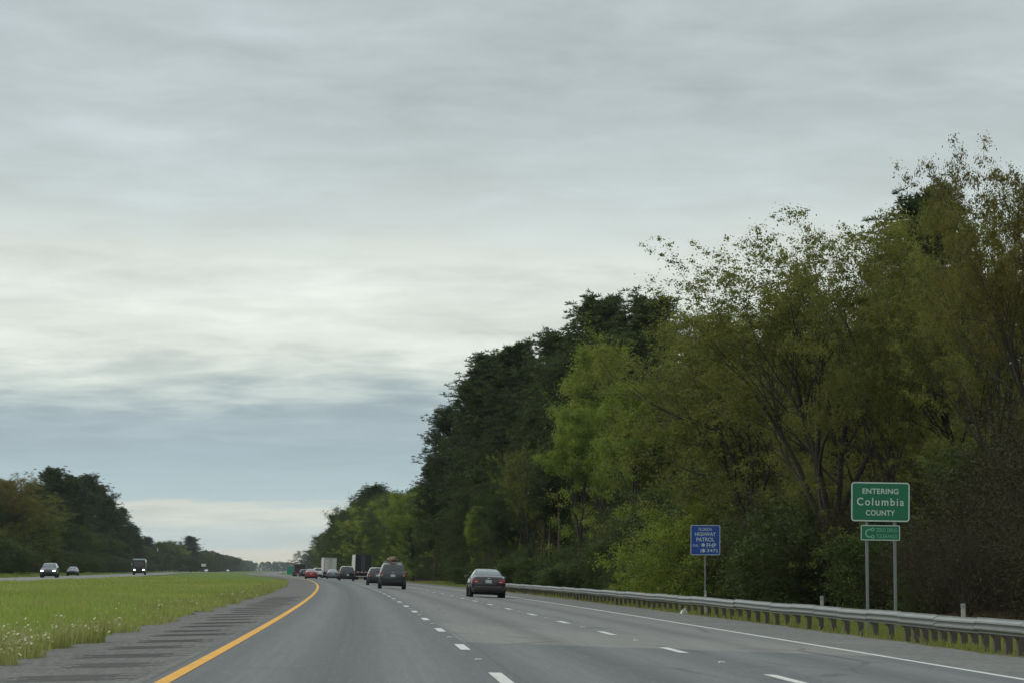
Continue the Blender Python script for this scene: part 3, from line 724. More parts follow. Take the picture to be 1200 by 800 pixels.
# wood fill behind and between them
LOOK = {'airy': 'thin leaved olive oak', 'rust': 'rusty leaved tree', 'lime': 'light green young tree', 'green': 'mid green leafy tree', 'pine': 'dark pine'}
def zone(o, Y):
    z = 'behind the green county sign' if Y < 95 else 'behind the blue patrol sign' if Y < 140 else 'between the blue sign and the pine stand' if Y < 235 else 'within the tall pine stand' if Y < 480 else 'in the far wood towards the bend'
    return ('at the edge ' if o < 23 else 'farther back ') + z
def fill(o, Y, kinds, hr, wide=1.0):
    kd = rt.choice(kinds); p = RP(o, Y, -.05); lb = LOOK[kd] + ' ' + zone(o, Y)
    plant(kd, rt.randrange(4), p, rt.uniform(*hr), NAME[kd], lb, 'tree', lb.replace('tree ', 'trees ').replace('oak ', 'oaks ').replace('pine ', 'pines ', 1), wide)
Y = 66.0
while Y < 1500:
    st = 5.0 + Y * .012
    far = Y > 260
    if Y < 150:
        fill(28 + rt.uniform(-2, 2), Y, ['airy', 'airy', 'green', 'rust'], (7.5, 10.5)); fill(37 + rt.uniform(-3, 3), Y + 2, ['green', 'airy'], (8.5, 11.5), 1.2); fill(22 + rt.uniform(-1.5, 1.5), Y + 3, ['airy', 'green', 'airy'], (5, 8.5))
    elif Y < 235:
        fill(27 + rt.uniform(-2, 2), Y, ['green', 'airy', 'pine', 'pine'], (9, 13)); fill(35 + rt.uniform(-3, 3), Y + 2, ['pine', 'pine', 'green'], (13, 18), 1.2); fill(21.5 + rt.uniform(-1.5, 1.5), Y + 3, ['green', 'airy', 'green'], (5, 9))
    elif Y < 400:
        fill(23 + rt.uniform(-2, 2), Y, ['pine'], (18, 22.5), 1.15); fill(30 + rt.uniform(-3, 3), Y + 2, ['pine', 'pine', 'green'], (17, 22), 1.15); fill(19 + rt.uniform(-1, 1), Y + 3, ['pine', 'pine', 'green'], (9, 15), 1.2)
    elif Y < 480:
        fill(24 + rt.uniform(-2, 2), Y, ['pine'], (14, 18)); fill(31 + rt.uniform(-3, 3), Y + 2, ['pine', 'green'], (14, 18)); fill(20 + rt.uniform(-1, 1), Y + 3, ['green', 'green', 'lime'], (8, 12))
    else:
        ob_ = 18 + max(0, min(30, (Y - 720) * .034))
        fill(ob_ + rt.uniform(-1, 1), Y, ['green', 'green', 'pine', 'lime'], (12, 17), 1.2); fill(ob_ + 6 + rt.uniform(-2, 2), Y + 5, ['pine', 'green', 'pine'], (15, 19), 1.3)
    Y += st
# shrubs along the foot of the wood
def shrubs(o0, o1, Y0, Y1, step, kinds, hr, lb, gr, wide=1.0, grow=.010):
    Y = Y0
    while Y < Y1:
        kd = rt.choice(kinds); p = RP(rt.uniform(o0, o1), Y, -.05)
        plant(kd, rt.randrange(2) if kd != 'bush' else 0, p, rt.uniform(*hr), NAME[kd], lb[kd], 'shrub', gr[kd], wide)
        Y += step * rt.uniform(.7, 1.3) + Y * grow
for z0, z1, zl, kb in ((62, 92, 'by the green county sign', ['brush']), (92, 132, 'by the blue patrol sign', ['brush', 'brush', 'bush']), (132, 230, 'before the pine stand', ['brush', 'brush', 'bush']), (230, 620, 'under the pine stand', ['brush', 'bush', 'brush'])):
    SL = {'brush': 'brown twiggy brush at the wood edge ' + zl, 'bush': 'leafy green shrub at the wood edge ' + zl}
    SD = {'brush': 'brown twiggy brush inside the wood ' + zl, 'bush': 'leafy green shrub inside the wood ' + zl}
    shrubs(18, 20, z0, z1, 2.3, kb, (1.8, 5), SL, SL, 1.25)
    shrubs(20.5, 26, z0, min(z1, 420), 1.9, kb, (3, 8), SD, SD, 1.2)
plant_px('bush', 1, 800, 16.2, 588, 'bright green shrub leaning out beside the blue patrol sign', 1.0, None, 'shrub')
plant_px('bush', 1, 770, 16.4, 640, 'low bright shrub at the wood edge left of the blue sign', 1.1, None, 'shrub')
for xp, yt in ((600, 652), (570, 654), (630, 648), (545, 660), (660, 655)):
    plant_px('bush', 0, xp, 15.4, yt, 'low rounded shrub at the wood edge behind the maroon sedan', 1.7, 'low shrubs behind the sedan', 'shrub')

# left-hand wood beyond the opposing road
left_trees = [
    ('rust', 0, 4, -47, 552, 'olive brown tree at the near end of the left wood', 1.2),
    ('airy', 2, 22, -46, 572, 'yellowish leafy tree in front of the left pines', 1.5),
    ('pine', 0, 62, -48, 553, 'dark pine with peaked top in the left wood', 1.3),
    ('pine', 2, 84, -47, 560, 'broad dark pine heading the left wood', 1.4),
    ('pine', 1, 100, -47, 561, 'dark flat topped pine in the left wood', 1.3),
    ('pine', 0, 116, -47, 572, 'dark pine on the sloping skyline of the left wood', 1.4),
    ('pine', 2, 130, -46.5, 588, 'dark pine lower on the sloping skyline of the left wood', 1.4),
    ('pine', 2, 144, -46, 597, 'dark pine with single tip at the left wood end', 1.4),
    ('pine', 0, 156, -45.5, 618, 'last dark pine of the left wood', 1.5),
]
for kd, v, xp, o, yt, lb, wd in left_trees: plant_px(kd, v, xp, o, yt, lb, wd)
Y = 330.0
while Y < 1350:
    for o in (-47, -53, -60):
        kd = rt.choice(['pine', 'pine', 'green', 'airy']) if Y < 520 else rt.choice(['pine', 'pine', 'green'])
        p = RP(o + rt.uniform(-1.5, 1.5), Y + rt.uniform(0, 5), -.05)
        lb = {'pine': 'dark pine inside the left wood beyond the opposing road', 'green': 'mid green tree inside the left wood beyond the opposing road', 'airy': 'olive tree inside the left wood beyond the opposing road'}[kd]
        plant(kd, rt.randrange(4), p, rt.uniform(11, 14.5) * (.8 if Y < 430 else 1) * (1.15 if kd == 'pine' else .8), NAME[kd], lb, 'tree', {'pine': 'pines of the left wood', 'green': 'leafy trees of the left wood', 'airy': 'olive trees of the left wood'}[kd], 1.3)
    Y += 8 + Y * .014
SL2 = {'brush': 'brown twiggy brush along the left wood edge', 'bush': 'green shrub along the left wood edge'}
SG2 = {'brush': 'brush of the left wood edge', 'bush': 'shrubs of the left wood edge'}
shrubs(-46, -44, 320, 1200, 6, ['brush', 'bush', 'brush'], (3.5, 6), SL2, SG2, 1.6, .008)
def far_tree(kd, v, xpx, Y, ytop, label, wide=1.2, group=None):
    x = (xpx - 600) / F_PX * Y; H = (HOR - ytop) * Y / F_PX + CAM_H - .9
    plant(kd, v, Vector((x, Y, .85)), H, NAME[kd], label, 'tree', group, wide)
far_tree('green', 0, 377, 1750, 638, 'far round tree at the bend of the road', 1.5)
far_tree('green', 1, 363, 2300, 644, 'lowest far tree of the right hand wood at the bend', 1.6)
far_tree('green', 0, 186, 1430, 634, 'grey green tree beside the pale pole past the left wood', 1.5)
far_tree('green', 1, 200, 1480, 633, 'rounded green tree between the pole and the lone pine', 1.6)
far_tree('lime', 1, 213, 1540, 638, 'lighter green tree next to the lone far pine', 1.5)
far_tree('pine', 2, 225, 1600, 629, 'lone tall far pine standing above its neighbours', 1.9)
far_tree('green', 0, 236, 1800, 650, 'low far tree right after the lone pine', 1.6)
far_tree('pine', 0, 243, 2000, 647, 'small far pine after the lone pine', 1.8)
far_tree('green', 1, 252, 2200, 652, 'far tree midway along the distant clump', 1.6)
far_tree('pine', 3, 259, 2400, 650, 'far flat topped pine in the distant clump', 1.8)
far_tree('green', 0, 268, 2500, 652, 'dark far tree in the rounded end of the distant clump', 1.7)
far_tree('green', 1, 276, 2600, 652, 'last dark tree at the end of the distant clump', 1.7)

for i, (xq, Yq, yq) in enumerate(((178, 1500, 640), (192, 1560, 636), (206, 1620, 637), (218, 1700, 642), (231, 1760, 645), (246, 1900, 650), (182, 1450, 646), (196, 1450, 648), (210, 1500, 650), (224, 1550, 652), (238, 1700, 655), (253, 2000, 656), (264, 2300, 655))):
    far_tree('green', i, xq, Yq, yq, 'dark leafy tree in the far clump beyond the pale pole', 1.9, 'far clump trees')
# distant woodland closing the view: reads as one mass
def woodland(name, pts, mat, label, hr=(13, 19), n=260):
    rn = np.random.default_rng(hash(name) % 1000 if False else 17); cs = []
    for (x, y) in pts:
        H = rn.uniform(*hr); R = H * rn.uniform(.3, .42)
        t = rn.uniform(0, 1, n) ** .8; a = rn.uniform(0, 6.283, n); pr = R * np.clip(np.sqrt(1 - np.clip((t - .35) / .65, 0, 1) ** 2), .1, 1) * rn.uniform(.7, 1.1, n)
        c = np.stack([np.cos(a) * pr, np.sin(a) * pr, t * H + .3], -1); c[:, 0] += x; c[:, 1] += y; cs.append(c)
    return tag(link(name, leaves(name, np.concatenate(cs), 2.2, mat, rn, .8)), label, 'woodland', kind='stuff')
rw = random.Random(9)
pts = [(-1380 + i * 3.2 + rw.uniform(-3, 3), 5200 + rw.uniform(-60, 260)) for i in range(520)]
woodland('far_woodland', pts, M['leaf_green'], 'distant hazy wooded horizon at the end of the road', (15, 21), 240)
pts = []
Yf = 1320
while Yf < 5000:
    for o in (46, 52, 60):
        p = RP(o + rw.uniform(-2, 2), Yf); pts.append((p.x, p.y))
    for o in (-48, -55):
        p = RP(o + rw.uniform(-3, 3), Yf)
        if Yf > 2000: pts.append((p.x, p.y))
    Yf += 10 + Yf * .004
woodland('distant_woodland', pts, M['leaf_green'], 'distant dark woods lining both sides of the far road', (13, 18), 210)

# ------------------------------------------------------------------ guardrail
RAIL_O = 10.95
def w_beam():
    prof = [(0.0, .0), (.0, .03), (-.075, .075), (-.08, .105), (-.02, .14), (-.02, .17), (-.08, .205), (-.075, .235), (0, .28), (0, .31)]
    th = .012
    out = prof + [(x + th, z) for x, z in reversed(prof)]
    return prism([(x, z) for x, z in out], -1.93, 1.93, 'rail_panel', M['galv'])
rail_me = w_beam()
post_me = box_mesh('post', (0, 0, -.16), (.13, .16, .92), M['wood_post'], .008)
block_me = box_mesh('block', (0, 0, 0), (.10, .14, .34), M['wood_post'], .006)
bolt_me = box_mesh('splice_plate', (0, 0, 0), (.012, .30, .05), M['galv'], .004)
gr = tag(empty('guardrail', RP(RAIL_O, 110)), 'long grey steel guardrail on dark timber posts along the right shoulder', 'guardrail')
gi = Matrix.Translation(-gr.location)
def gpart(name, me, o, Y, z, roty=0, jit=0.0):
    p = RP(o, Y); p.z = z
    ob = link(name, me, gr, gi @ p, (rt.uniform(-jit, jit), rt.uniform(-jit, jit), heading(Y)))
    return ob
zr = float(zprof(RAIL_O))
Y = 36.0; k = 0
while Y < 209:
    gpart('rail_panel', rail_me, RAIL_O - .12 + (.006 if k % 2 else 0), Y, zr + .34 + .012 * math.sin(k * 2.1), jit=.003)
    sp = gpart('splice_plate', bolt_me, RAIL_O - .145, Y + 1.9, zr + .34 + .155)
    Y += 3.81; k += 1
gpart('rail_end', box_mesh('rail_end', (0, 0, 0), (.02, .45, .31), M['galv'], .008), RAIL_O - .05, Y - 1.75, zr + .34 + .155)
Y = 36.0
while Y < 211:
    po = gpart('post', post_me, RAIL_O + .04, Y, zr + .32, jit=.02)
    bl = link('block', block_me, po, (-.09, 0, .145))
    Y += .953 if Y < 60 else 1.905
# marker posts behind the guardrail
def marker(o, Y, h, label):
    e = tag(empty('marker_post', RP(o, Y, -.05), (rt.uniform(-.04, .04), rt.uniform(-.04, .04), heading(Y))), label, 'post', 'white marker posts behind the guardrail')
    part('stake', e, (0, 0, h / 2), (.09, .05, h), M['stake'], .01)
    part('cap', e, (0, -.004, h - .05), (.1, .06, .1), M['alu'], .008)
mk = 'short white marker post standing just behind the guardrail'
for xp in (826, 962, 1127): marker(RAIL_O + .8, solveY(xp, RAIL_O + .8), 0.98 if xp != 826 else 0.95, mk)
# scrap of white litter on the shoulder
Yc = solveY(806, 10.45)
bm = bmesh.new()
for (a, b, c, d) in (((-.10, 0, 0), (.10, .02, 0), (.03, .03, .22), (-.06, .0, .15)), ((.10, .02, 0), (.16, .10, 0), (.07, .08, .14), (.03, .03, .22)), ((-.1, 0, 0), (-.15, .09, .0), (-.09, .08, .12), (-.06, 0, .15))):
    bm.faces.new([bm.verts.new(q) for q in (a, b, c, d)])
bmesh.ops.remove_doubles(bm, verts=bm.verts, dist=.001)
bmesh.ops.solidify(bm, geom=bm.faces[:], thickness=.008)
tag(link('litter', bm_mesh('litter', bm, M['white_plastic']), None, RP(10.3, Yc, 0.0), (0, 0, .2)), 'crumpled scrap of white litter on the right shoulder edge', 'litter')

# ------------------------------------------------------------------ signs
def rrect(w, h, r, n=6):
    pts = []
    for cx, cz, a0 in ((w / 2 - r, h / 2 - r, 0), (-w / 2 + r, h / 2 - r, 90), (-w / 2 + r, -h / 2 + r, 180), (w / 2 - r, -h / 2 + r, 270)):
        for i in range(n + 1):
            a = math.radians(a0 + 90 * i / n); pts.append((cx + r * math.cos(a), cz + r * math.sin(a)))
    return pts
def ring_mesh(name, w, h, r, bw, y0, y1, mat):
    A, B = rrect(w, h, r), rrect(w - 2 * bw, h - 2 * bw, max(.005, r - bw)); n = len(A)
    bm = bmesh.new()
    L = [[bm.verts.new((x, y, z)) for x, z in P] for P, y in ((A, y0), (B, y0), (A, y1), (B, y1))]
    for i in range(n):
        j = (i + 1) % n
        bm.faces.new((L[0][i], L[0][j], L[1][j], L[1][i])); bm.faces.new((L[2][i], L[3][i], L[3][j], L[2][j]))
        bm.faces.new((L[0][i], L[2][i], L[2][j], L[0][j])); bm.faces.new((L[1][i], L[1][j], L[3][j], L[3][i]))
    return bm_mesh(name, bm, mat)
def text_mesh(name, body, size, mat, bold=0.0, spacing=1.0):
    cu = bpy.data.curves.new(name, 'FONT'); cu.body = body; cu.size = size; cu.align_x = 'CENTER'; cu.align_y = 'CENTER'
    cu.extrude = .002; cu.offset = bold; cu.space_character = spacing; cu.resolution_u = 5
    ob = bpy.data.objects.new(name, cu); C.objects.link(ob)
    bpy.context.view_layer.update()
    me = bpy.data.meshes.new_from_object(ob.evaluated_get(bpy.context.evaluated_depsgraph_get()))
    bpy.data.objects.remove(ob); me.name = name; me.materials.clear(); me.materials.append(mat)
    co = np.empty(len(me.vertices) * 3, np.float32); me.vertices.foreach_get('co', co); co = co.reshape(-1, 3)
    w = co[:, 0].max() - co[:, 0].min(); hh = co[:, 1].max() - co[:, 1].min(); return me, w, hh, co
def put_text(parent, body, x, z, w, h, mat, y=-.022, bold=.0, spacing=1.05):
    """legend stretched to a box w by h centred at (x, z) on the panel's front"""
    if body == '*':
        ab = bmesh.new()
        for q in range(3): bm_box(ab, (0, 0, 0), (w * .26, .004, h), 0, Matrix.Rotation(q * math.pi / 3 + .02 * q, 3, 'Y'))
        for v_ in ab.verts: v_.co.y += .0004 * math.atan2(v_.co.x, v_.co.z)
        return link('legend', bm_mesh('legend', ab, mat), parent, (x, y, z))
    me, tw, th, co = text_mesh('legend', body, .2, mat, bold, spacing)
    cx, cy = (co[:, 0].max() + co[:, 0].min()) / 2, (co[:, 1].max() + co[:, 1].min()) / 2
    co2 = np.stack([(co[:, 0] - cx) * w / tw, -co[:, 2], (co[:, 1] - cy) * h / th], -1)
    me.vertices.foreach_set('co', co2.astype(np.float32).ravel()); me.update()
    return link('legend', me, parent, (x, y, z))
def panel(parent, name, w, h, r, z, mat, bmat, bw=.025, tilt=0.0, x=0.0):
    p = link(name, prism(rrect(w, h, r), -.02, 0, name, mat), parent, (x, 0, z), (0, tilt, 0))
    link('border', ring_mesh('border', w - .006, h - .006, r, bw, -.024, -.0195, bmat), p)
    return p
# county sign
oS = 12.6; YS = solveY(1031, oS); pS = RP(oS, YS, -.05); k = pS.y / F_PX
zof = lambda yy: (HOR - yy) * k + CAM_H - pS.z
cs = tag(empty('county_sign', pS, (0, 0, 0)), 'green county line sign on two grey posts with a small green plate below', 'road sign')
for dx in (-.375, .39):
    part('post', cs, (dx, .05, zof(575) / 2), (.075, .075, zof(575)), M['steel_post'], .006)
big = panel(cs, 'sign_panel', 68.5 * k, 46 * k, .09, zof(588), M['sign_green'], M['sign_white'], .034, .016)
put_text(big, 'ENTERING', 0, 12.5 * k, 42 * k, 6.3 * k, M['sign_white'], bold=.003)
put_text(big, 'Columbia', 0, 0.2 * k, 55 * k, 9.0 * k, M['sign_white'], bold=.0025, spacing=1.25)
put_text(big, 'COUNTY', 0, -12.8 * k, 34 * k, 6.3 * k, M['sign_white'], bold=.003)
sm = panel(cs, 'sign_plate', 46 * k, 18 * k, .04, zof(624), M['sign_green'], M['sign_white'], .022, .012, -.5 * k)
put_text(sm, 'ZERO DRUG', 7.2 * k, 3.2 * k, 24.5 * k, 4.4 * k, M['sign_pale'])
put_text(sm, 'TOLERANCE', 7.2 * k, -4.0 * k, 24.5 * k, 4.4 * k, M['sign_pale'])
def arc_mesh(r0, r1, a0, a1, name, mat):
    n = 14; out = [(r1 * math.cos(a0 + (a1 - a0) * i / n), r1 * math.sin(a0 + (a1 - a0) * i / n)) for i in range(n + 1)] + [(r0 * math.cos(a1 + (a0 - a1) * i / n), r0 * math.sin(a1 + (a0 - a1) * i / n)) for i in range(n + 1)]
    return prism(out, -.002, .002, name, mat)
link('emblem', arc_mesh(3.6 * k, 5.2 * k, math.radians(65), math.radians(295), 'emblem', M['sign_pale']), sm, (-12.6 * k, -.022, -.6 * k))
link('emblem', arc_mesh(1.2 * k, 2.2 * k, 0, math.radians(359), 'emblem', M['sign_pale']), sm, (-9.0 * k, -.022, 3.8 * k))
link('emblem', arc_mesh(1.2 * k, 2.2 * k, 0, math.radians(359), 'emblem', M['sign_pale']), sm, (-9.0 * k, -.022, -4.6 * k))
# patrol sign
oB = 12.6; YB = solveY(826, oB); pB = RP(oB, YB, -.05); k = pB.y / F_PX
zof = lambda yy: (HOR - yy) * k + CAM_H - pB.z
bs = tag(empty('patrol_sign', pB, (0, 0, -.03)), 'blue square patrol telephone sign on a single thin post', 'road sign')
part('post', bs, (-.02, .04, zof(622) / 2), (.06, .06, zof(622)), M['steel_post'], .005)
bp = panel(bs, 'sign_panel', 34.5 * k, 35 * k, .06, zof(632.5), M['sign_blue'], M['sign_white'], .022, .008)
for tx, x, z, w, h, mm in (('FLORIDA', 0, 12.6, 15.5, 3.4, .0), ('HIGHWAY', 0, 7.0, 24, 4.4, .002), ('PATROL', 0, .7, 21, 4.6, .002), ('DIAL', -11.3, -6.2, 7, 2.8, .0), ('*', -2.6, -5.6, 4.4, 4.6, .012), ('FHP', 7, -6, 11, 4.8, .002), ('(', -5.0, -12.6, 1.4, 5, .002), ('*', -2.2, -12.2, 4.2, 4.4, .012), ('347)', 8, -12.6, 12.5, 4.8, .002)):
    put_text(bp, tx, x * k, z * k, w * k, h * k, M['sign_white'], bold=mm)
# far signs and pole
def plain_sign(name, o, Y, w, h, z, mat, label, posts=2, X=None):
    p = RP(o, Y, -.05) if X is None else Vector((X, Y, .8))
    e = tag(empty(name, p, (0, 0, heading(Y) * .5)), label, 'road sign')
    for dx in ([-w * .3, w * .3] if posts == 2 else [0]): part('post', e, (dx, .12, (z + h / 2) / 2), (.12, .12, z + h / 2), M['steel_post'], .01)
    q = panel(e, 'sign_panel', w, h, .12, z, mat, M['sign_white'], .06)
    return e
Yg = 560.0
og = 12.0
while (600 + F_PX * RP(og, Yg).x / RP(og, Yg).y) > 342 and Yg < 1200: Yg += 5
kk = Yg / F_PX
plain_sign('guide_sign', og, Yg, 10 * kk, 9.5 * kk, (HOR - 668) * kk + CAM_H + .6, M['sign_teal'], 'far teal green highway guide sign at the bend of the road')
plain_sign('distant_sign', 0, 1400, 5.5 * .45, 3.2 * .45, (HOR - 662) * .45 + .6, M['sign_white'], 'tiny pale sign far beyond the median', 1, (240 - 600) / F_PX * 1400)
pl = tag(empty('utility_pole', ((186 - 600) / F_PX * 1390, 1390, .85)), 'pale thin utility pole before the far green trees', 'pole')
part('shaft', pl, (0, 0, 6.2), (.35, .35, 12.4), M['white_plastic'], .05)
part('crossarm', pl, (0, -.2, 11.4), (2.2, .14, .18), M['steel_post'], .02)

# ------------------------------------------------------------------ vehicles
def catmull(P, n):
    P = np.asarray(P, float); Q = np.concatenate([[2 * P[0] - P[1]], P, [2 * P[-1] - P[-2]]])
    out = []
    for i in range(1, len(Q) - 2):
        for j in range(n):
            t = j / n
            out.append(.5 * ((2 * Q[i]) + (-Q[i - 1] + Q[i + 1]) * t + (2 * Q[i - 1] - 5 * Q[i] + 4 * Q[i + 1] - Q[i + 2]) * t * t + (-Q[i - 1] + 3 * Q[i] - 3 * Q[i + 1] + Q[i + 2]) * t ** 3))
    out.append(P[-1]); return np.array(out)
# station: y, bottom z, low half-width, max half-width, its z, belt half-width, belt z, roof half-width, roof z
SEDAN = [(-2.42, .42, .70, .80, .66, .76, .90, .66, .98), (-2.34, .30, .78, .88, .68, .83, .96, .73, 1.07), (-2.02, .24, .82, .905, .70, .86, 1.0, .74, 1.11), (-1.72, .22, .84, .915, .70, .87, 1.0, .72, 1.13),
         (-1.30, .21, .84, .92, .70, .87, .99, .64, 1.32), (-.90, .20, .84, .92, .70, .87, .98, .59, 1.435), (-.25, .20, .84, .92, .70, .87, .97, .60, 1.47), (.40, .20, .84, .92, .70, .87, .96, .58, 1.42), (.85, .20, .84, .92, .70, .87, .96, .64, 1.22),
         (1.28, .20, .84, .915, .70, .86, .94, .74, 1.02), (1.90, .22, .83, .90, .68, .83, .86, .70, .92), (2.25, .25, .76, .83, .60, .76, .76, .58, .81), (2.42, .36, .60, .66, .52, .60, .64, .44, .67)]
SUV = [(-2.32, .48, .74, .82, .74, .80, .98, .74, 1.06), (-2.27, .34, .82, .91, .76, .88, 1.04, .80, 1.14), (-2.20, .30, .84, .935, .78, .90, 1.10, .78, 1.30), (-2.08, .28, .86, .94, .78, .91, 1.12, .72, 1.56), (-1.92, .27, .87, .945, .78, .91, 1.12, .69, 1.69),
       (-1.2, .26, .87, .95, .78, .91, 1.11, .69, 1.75), (-.3, .26, .87, .95, .78, .91, 1.10, .69, 1.76), (.42, .26, .87, .95, .78, .91, 1.09, .67, 1.70), (.85, .26, .87, .95, .78, .90, 1.08, .71, 1.45),
       (1.25, .26, .87, .945, .78, .89, 1.07, .78, 1.16), (1.9, .28, .86, .93, .76, .87, .99, .76, 1.05), (2.2, .31, .80, .87, .70, .80, .86, .64, .92), (2.34, .40, .64, .72, .60, .64, .70, .48, .74)]
def scaled(st, L=1, W=1, H=1): return [(y * L, zb * H if i else zb * H, a * W, b * W, c * H, d * W, e * H, f * W, g * H) for i, (y, zb, a, b, c, d, e, f, g) in enumerate(st)]
NV, NU = 5, 4
def ring(s):
    y, zb, wl, wm, zm, wb, zbelt, wr, zr_ = s
    half = [(0, zb), (wl * .88, zb), (wl, zb + .06), (wm, zm), (wb, zbelt), (wr, zr_ - .05), (max(.05, wr - .12), zr_), (0, zr_ + .02)]
    return [(x, y, z) for x, z in half]
class Loft:
    def __init__(s, st):
        A = np.array([ring(q) for q in st])                       # stations x 8 x 3
        A = np.stack([catmull(A[:, i], NV) for i in range(8)], 1)
        B = []
        for r in A:                                                # linear rings with extra points keep the creases crisp
            pts = []
            for i in range(7):
                for j in range(NU): pts.append(r[i] + (r[i + 1] - r[i]) * j / NU)
            pts.append(r[7]); B.append(pts)
        s.G = np.array(B); s.nv, s.nu = s.G.shape[:2]; s.ys = s.G[:, 0, 1]
        bulge = .012
        u = np.arange(s.nu)
        m = (u > 4 * NU) & (u < 5 * NU); ph = (u[m] - 4 * NU) / NU
        s.G[:, m, 0] += bulge * np.sin(ph * math.pi)[None]
    def body(s, mat):
        G = s.G; nv, nu = s.nv, s.nu
        Mi = G[:, ::-1][:, 1:].copy(); Mi[..., 0] *= -1                # mirror, top to bottom
        full = np.concatenate([G, Mi[:, :-1]], 1); k = full.shape[1]
        V = full.reshape(-1, 3); i = np.arange((nv - 1) * k).reshape(nv - 1, k); j = np.roll(i, -1, 1)
        F4 = np.stack([i, j, j + k, i + k], -1).reshape(-1, 4).tolist()
        F4 += [list(range(k))[::-1], list(range((nv - 1) * k, nv * k))]
        bm = bmesh.new(); vs = [bm.verts.new(p) for p in V]
        for q in F4:
            try: bm.faces.new([vs[a] for a in q])
            except ValueError: pass
        return bm_mesh('body', bm, mat, True)
    def iv(s, y): return float(np.interp(y, s.ys, np.arange(s.nv)))
    def P(s, v, u):
        v = min(max(v, 0), s.nv - 1.001); sg = 1
        if u > s.nu - 1: u = 2 * (s.nu - 1) - u; sg = -1
        u = min(max(u, 0), s.nu - 1.001)
        a, b = int(v), int(u); fv, fu = v - a, u - b
        p = (s.G[a, b] * (1 - fv) * (1 - fu) + s.G[a + 1, b] * fv * (1 - fu) + s.G[a, b + 1] * (1 - fv) * fu + s.G[a + 1, b + 1] * fv * fu).copy()
        p[0] *= sg; return p
    def patch(s, y0, y1, u0, u1, name, mat, off=.008, n=7, m=5, taper=(0, 0)):
        """panel lying just proud of the body between two lengthwise and two girthwise limits; taper pulls in the top row's y limits"""
        P = np.zeros((n, m, 3))
        for a in range(n):
            for b in range(m):
                t = b / (m - 1); f = a / (n - 1)
                ya = y0 + taper[0] * t; yb = y1 - taper[1] * t
                P[a, b] = s.P(s.iv(ya + (yb - ya) * f), u0 + (u1 - u0) * t)
        du = np.gradient(P, axis=0); dv = np.gradient(P, axis=1); N = np.cross(du, dv); N /= np.linalg.norm(N, axis=-1)[..., None] + 1e-9
        cen = np.array([0, 0, .8]);
        if ((P - np.array([0, P[..., 1].mean(), .7])) * N).sum() < 0: N = -N
        Q = np.concatenate([(P + N * off).reshape(-1, 3), (P - N * .02).reshape(-1, 3)])
        bm = bmesh.new(); vs = [bm.verts.new(q) for q in Q]; K = n * m
        idx = lambda a, b, l: l * K + a * m + b
        for a in range(n - 1):
            for b in range(m - 1):
                for l in (0, 1): bm.faces.new([vs[idx(*q, l)] for q in ((a, b), (a + 1, b), (a + 1, b + 1), (a, b + 1))])
        for a in range(n - 1):
            for b in (0, m - 1): bm.faces.new([vs[i] for i in (idx(a, b, 0), idx(a + 1, b, 0), idx(a + 1, b, 1), idx(a, b, 1))])
        for b in range(m - 1):
            for a in (0, n - 1): bm.faces.new([vs[i] for i in (idx(a, b, 0), idx(a, b + 1, 0), idx(a, b + 1, 1), idx(a, b, 1))])
        return bm_mesh(name, bm, mat)
def lathe_x(prof, n, name, mat):
    """profile (x, r) turned about the x axis"""
    V, Fq = [], []; k = len(prof)
    for i in range(n):
        a = 2 * math.pi * i / n
        for x, r in prof: V.append((x, r * math.cos(a), r * math.sin(a)))
    for i in range(n):
        for j in range(k - 1):
            a, b = i * k + j, ((i + 1) % n) * k + j; Fq.append((a, a + 1, b + 1, b))
    me = bpy.data.meshes.new(name); me.from_pydata(V, [], Fq); me.materials.append(mat); me.update()
    me.polygons.foreach_set('use_smooth', np.ones(len(me.polygons), bool)); return me
_wheels = {}
def wheel(parent, x, y, r, w, rimmat='rim', side=1):
    key = (round(r, 3), round(w, 3), rimmat)
    if key not in _wheels:
        ty = lathe_x([(-w / 2, r * .62), (-w / 2, r * .9), (-w * .4, r), (w * .4, r), (w / 2, r * .9), (w / 2, r * .62), (w * .3, r * .6)], 24, 'tyre', M['tyre'])
        rm = lathe_x([(w * .3, r * .6), (w * .48, r * .6), (w * .46, r * .53), (w * .30, r * .46), (w * .34, r * .16), (w * .42, r * .12), (w * .42, .001)], 20, 'rim', M[rimmat])
        _wheels[key] = (ty, rm)
    ty, rm = _wheels[key]
    e = link('wheel', ty, parent, (x * side, y, r - .012), (0, 0, 0 if side > 0 else math.pi))
    link('rim', rm, e)
    return e
